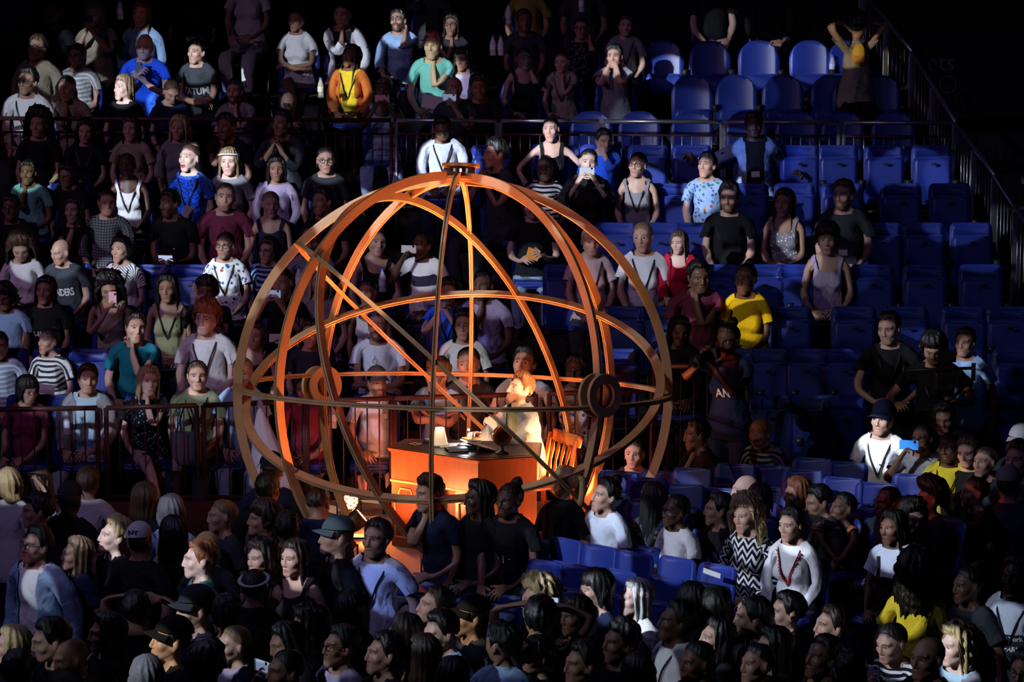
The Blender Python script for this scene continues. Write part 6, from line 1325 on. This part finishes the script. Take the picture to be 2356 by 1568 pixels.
# still and film cameras
def still_camera(M, label, lens=.16):
    r = link('still_camera'); r.matrix_basis = M; tag(r, label, 'camera')
    geo('camera_body', join(box_g((0, 0, 0), (.14, .07, .10), .012), box_g((0, -.01, .062), (.06, .06, .035), .01)), M_BLACK, r, False); geo('lens_barrel', xf(lathe_g([(0, .02), (.036, .02), (.036, .06), (.042, .065), (.042, lens - .02), (.046, lens), (.040, lens), (.038, lens - .01), (0, lens - .012)], 20), Matrix.Rotation(PI/2, 4, 'X')), M_BLACK, r); geo('grip', box_g((-.065, -.02, -.01), (.03, .05, .09), .012), M_BLACK, r, False); return r
p = BY[(1668, 788)]; q = (hand_pt(p, 'L') + hand_pt(p, 'R'))/2; still_camera(Matrix.Translation(Vector((q + np.array([-.02, -.03, .03])).tolist())) @ Matrix.Rotation(math.radians(-40), 4, 'Z') @ Matrix.Rotation(.25, 4, 'X'), 'black camera with long lens held up by the photographer', .24)
p = BY[(2040, 762)]; q = (hand_pt(p, 'L') + hand_pt(p, 'R'))/2; still_camera(Matrix.Translation(Vector((q + np.array([-.01, -.03, .0])).tolist())) @ Matrix.Rotation(math.radians(-25), 4, 'Z') @ Matrix.Rotation(.7, 4, 'X'), 'black camera held at the waist of the standing young man')
q = at(2165, 880, 1.15); rg = empty('stabilizer_rig', tuple(q), 'black film camera on a handheld stabilizer rig', 'camera rig')
geo('crossbar', tube_geo([(-.30, 0, .10), (.26, 0, .12)], .013, 8), M_BLACK, rg); geo('film_camera', join(box_g((.02, 0, .02), (.16, .20, .15), .015), xf(lathe_g([(0, .10), (.05, .10), (.05, .2), (.055, .21), (0, .2)], 16), Matrix.Translation((.02, 0, .02)) @ Matrix.Rotation(PI/2, 4, 'X'))), M_BLACK, rg, False)
geo('gimbal_arm', tube_geo([(.15, .02, .11), (.17, .02, -.06), (.06, .02, -.16), (-.08, .02, -.15), (-.12, .02, -.03)], .016, 8, up=(0, 1, 0)), M_BLACK, rg); geo('monitor', box_g((.04, -.02, .22), (.15, .02, .10), .006), M_BLACK, rg, False); geo('battery', box_g((-.02, .02, -.24), (.08, .07, .12), .01), M_BLACK, rg, False)
for sx in (-.30, .26): geo('handle', tube_geo([(sx, 0, .16), (sx, 0, .02)], .018, 8), M_BLACK, rg)
# plastic sack on the barrier, tote bag, long earring drop
q = at(598, 935, 1.70); sk_ = empty('plastic_sack', (q[0], q[1], 0), 'translucent white plastic sack tied to the barrier behind the left rings', 'bag'); Vs = []; Ts = []; nz_, na_ = 14, 28
for i in range(nz_):
    k = i/(nz_ - 1); z = q[2] - (q[2] - .02)*k; r = .012 + .215*k**.85 if k < .9 else .20 - .9*(k - .9)
    for j in range(na_):
        a = 2*PI*j/na_; rr = r*(1 + .10*math.sin(a*9 + 3*k) + .06*math.sin(a*15 - 5*k)); Vs.append((rr*math.cos(a)*.95 + .14*k**1.3, rr*math.sin(a)*.45 - .05*k, z))
for i in range(nz_ - 1):
    for j in range(na_): a, b = i*na_ + j, i*na_ + (j + 1) % na_; Ts += [(a, a + na_, b + na_), (a, b + na_, b)]
M_SACK = m_noise('sack_film', (.62, .58, .66), (.75, .72, .80), 7, .35, 0, 1., .5, (3, 3, .6)); M_SACK.node_tree.nodes['Principled BSDF'].inputs['Alpha'].default_value = .8
geo('sack', (np.array(Vs, np.float32), np.array(Ts)), M_SACK, sk_); geo('knot', blob_geo((0, 0, q[2] + .02), (.025, .02, .035), 3, .008), M_SACK, sk_)
for x, y, Y, lab, c in ((432, 1030, 1.90, 'grey pleated tote bag hanging behind the barrier', 'gy'), (408, 1048, 1.9, 'small striped pouch beside the pleated tote bag', 'lg')):
    p = at(x, y, Y); b = empty('tote_bag', tuple(p), lab, 'bag'); w = .14 if c == 'gy' else .05; Vs = []
    g = tube_geo([(0, 0, .13), (0, 0, .05), (0, 0, -.06), (0, 0, -.14)], [w*.9, w, w*.95, w*.7], 28, .45, up=(0, 1, 0)); V_ = g[0]; an = np.arctan2(V_[:, 1], V_[:, 0]); V_ = V_*(1 + .06*np.sin(an*14))[:, None]; geo('bag_body', (V_, g[1]), m_cloth(c), b); geo('strap', tube_geo([(-w*.7, 0, .12), (-.03, 0, .34), (.03, 0, .34), (w*.7, 0, .12)], .008, 6), m_cloth('dg'), b)
q = at(1976, 125, 8.75); bp = empty('yellow_backpack', tuple(q), 'yellow backpack hanging behind the person with raised arms', 'bag'); geo('bag_body', blob_geo((0, 0, 0), (.075, .05, .12), 4, .004), material('bag_yellow', (.6, .35, .03), .6), bp); geo('bag_pocket', box_g((0, -.045, -.05), (.11, .03, .08), .012), M_ORANGE, bp, False)
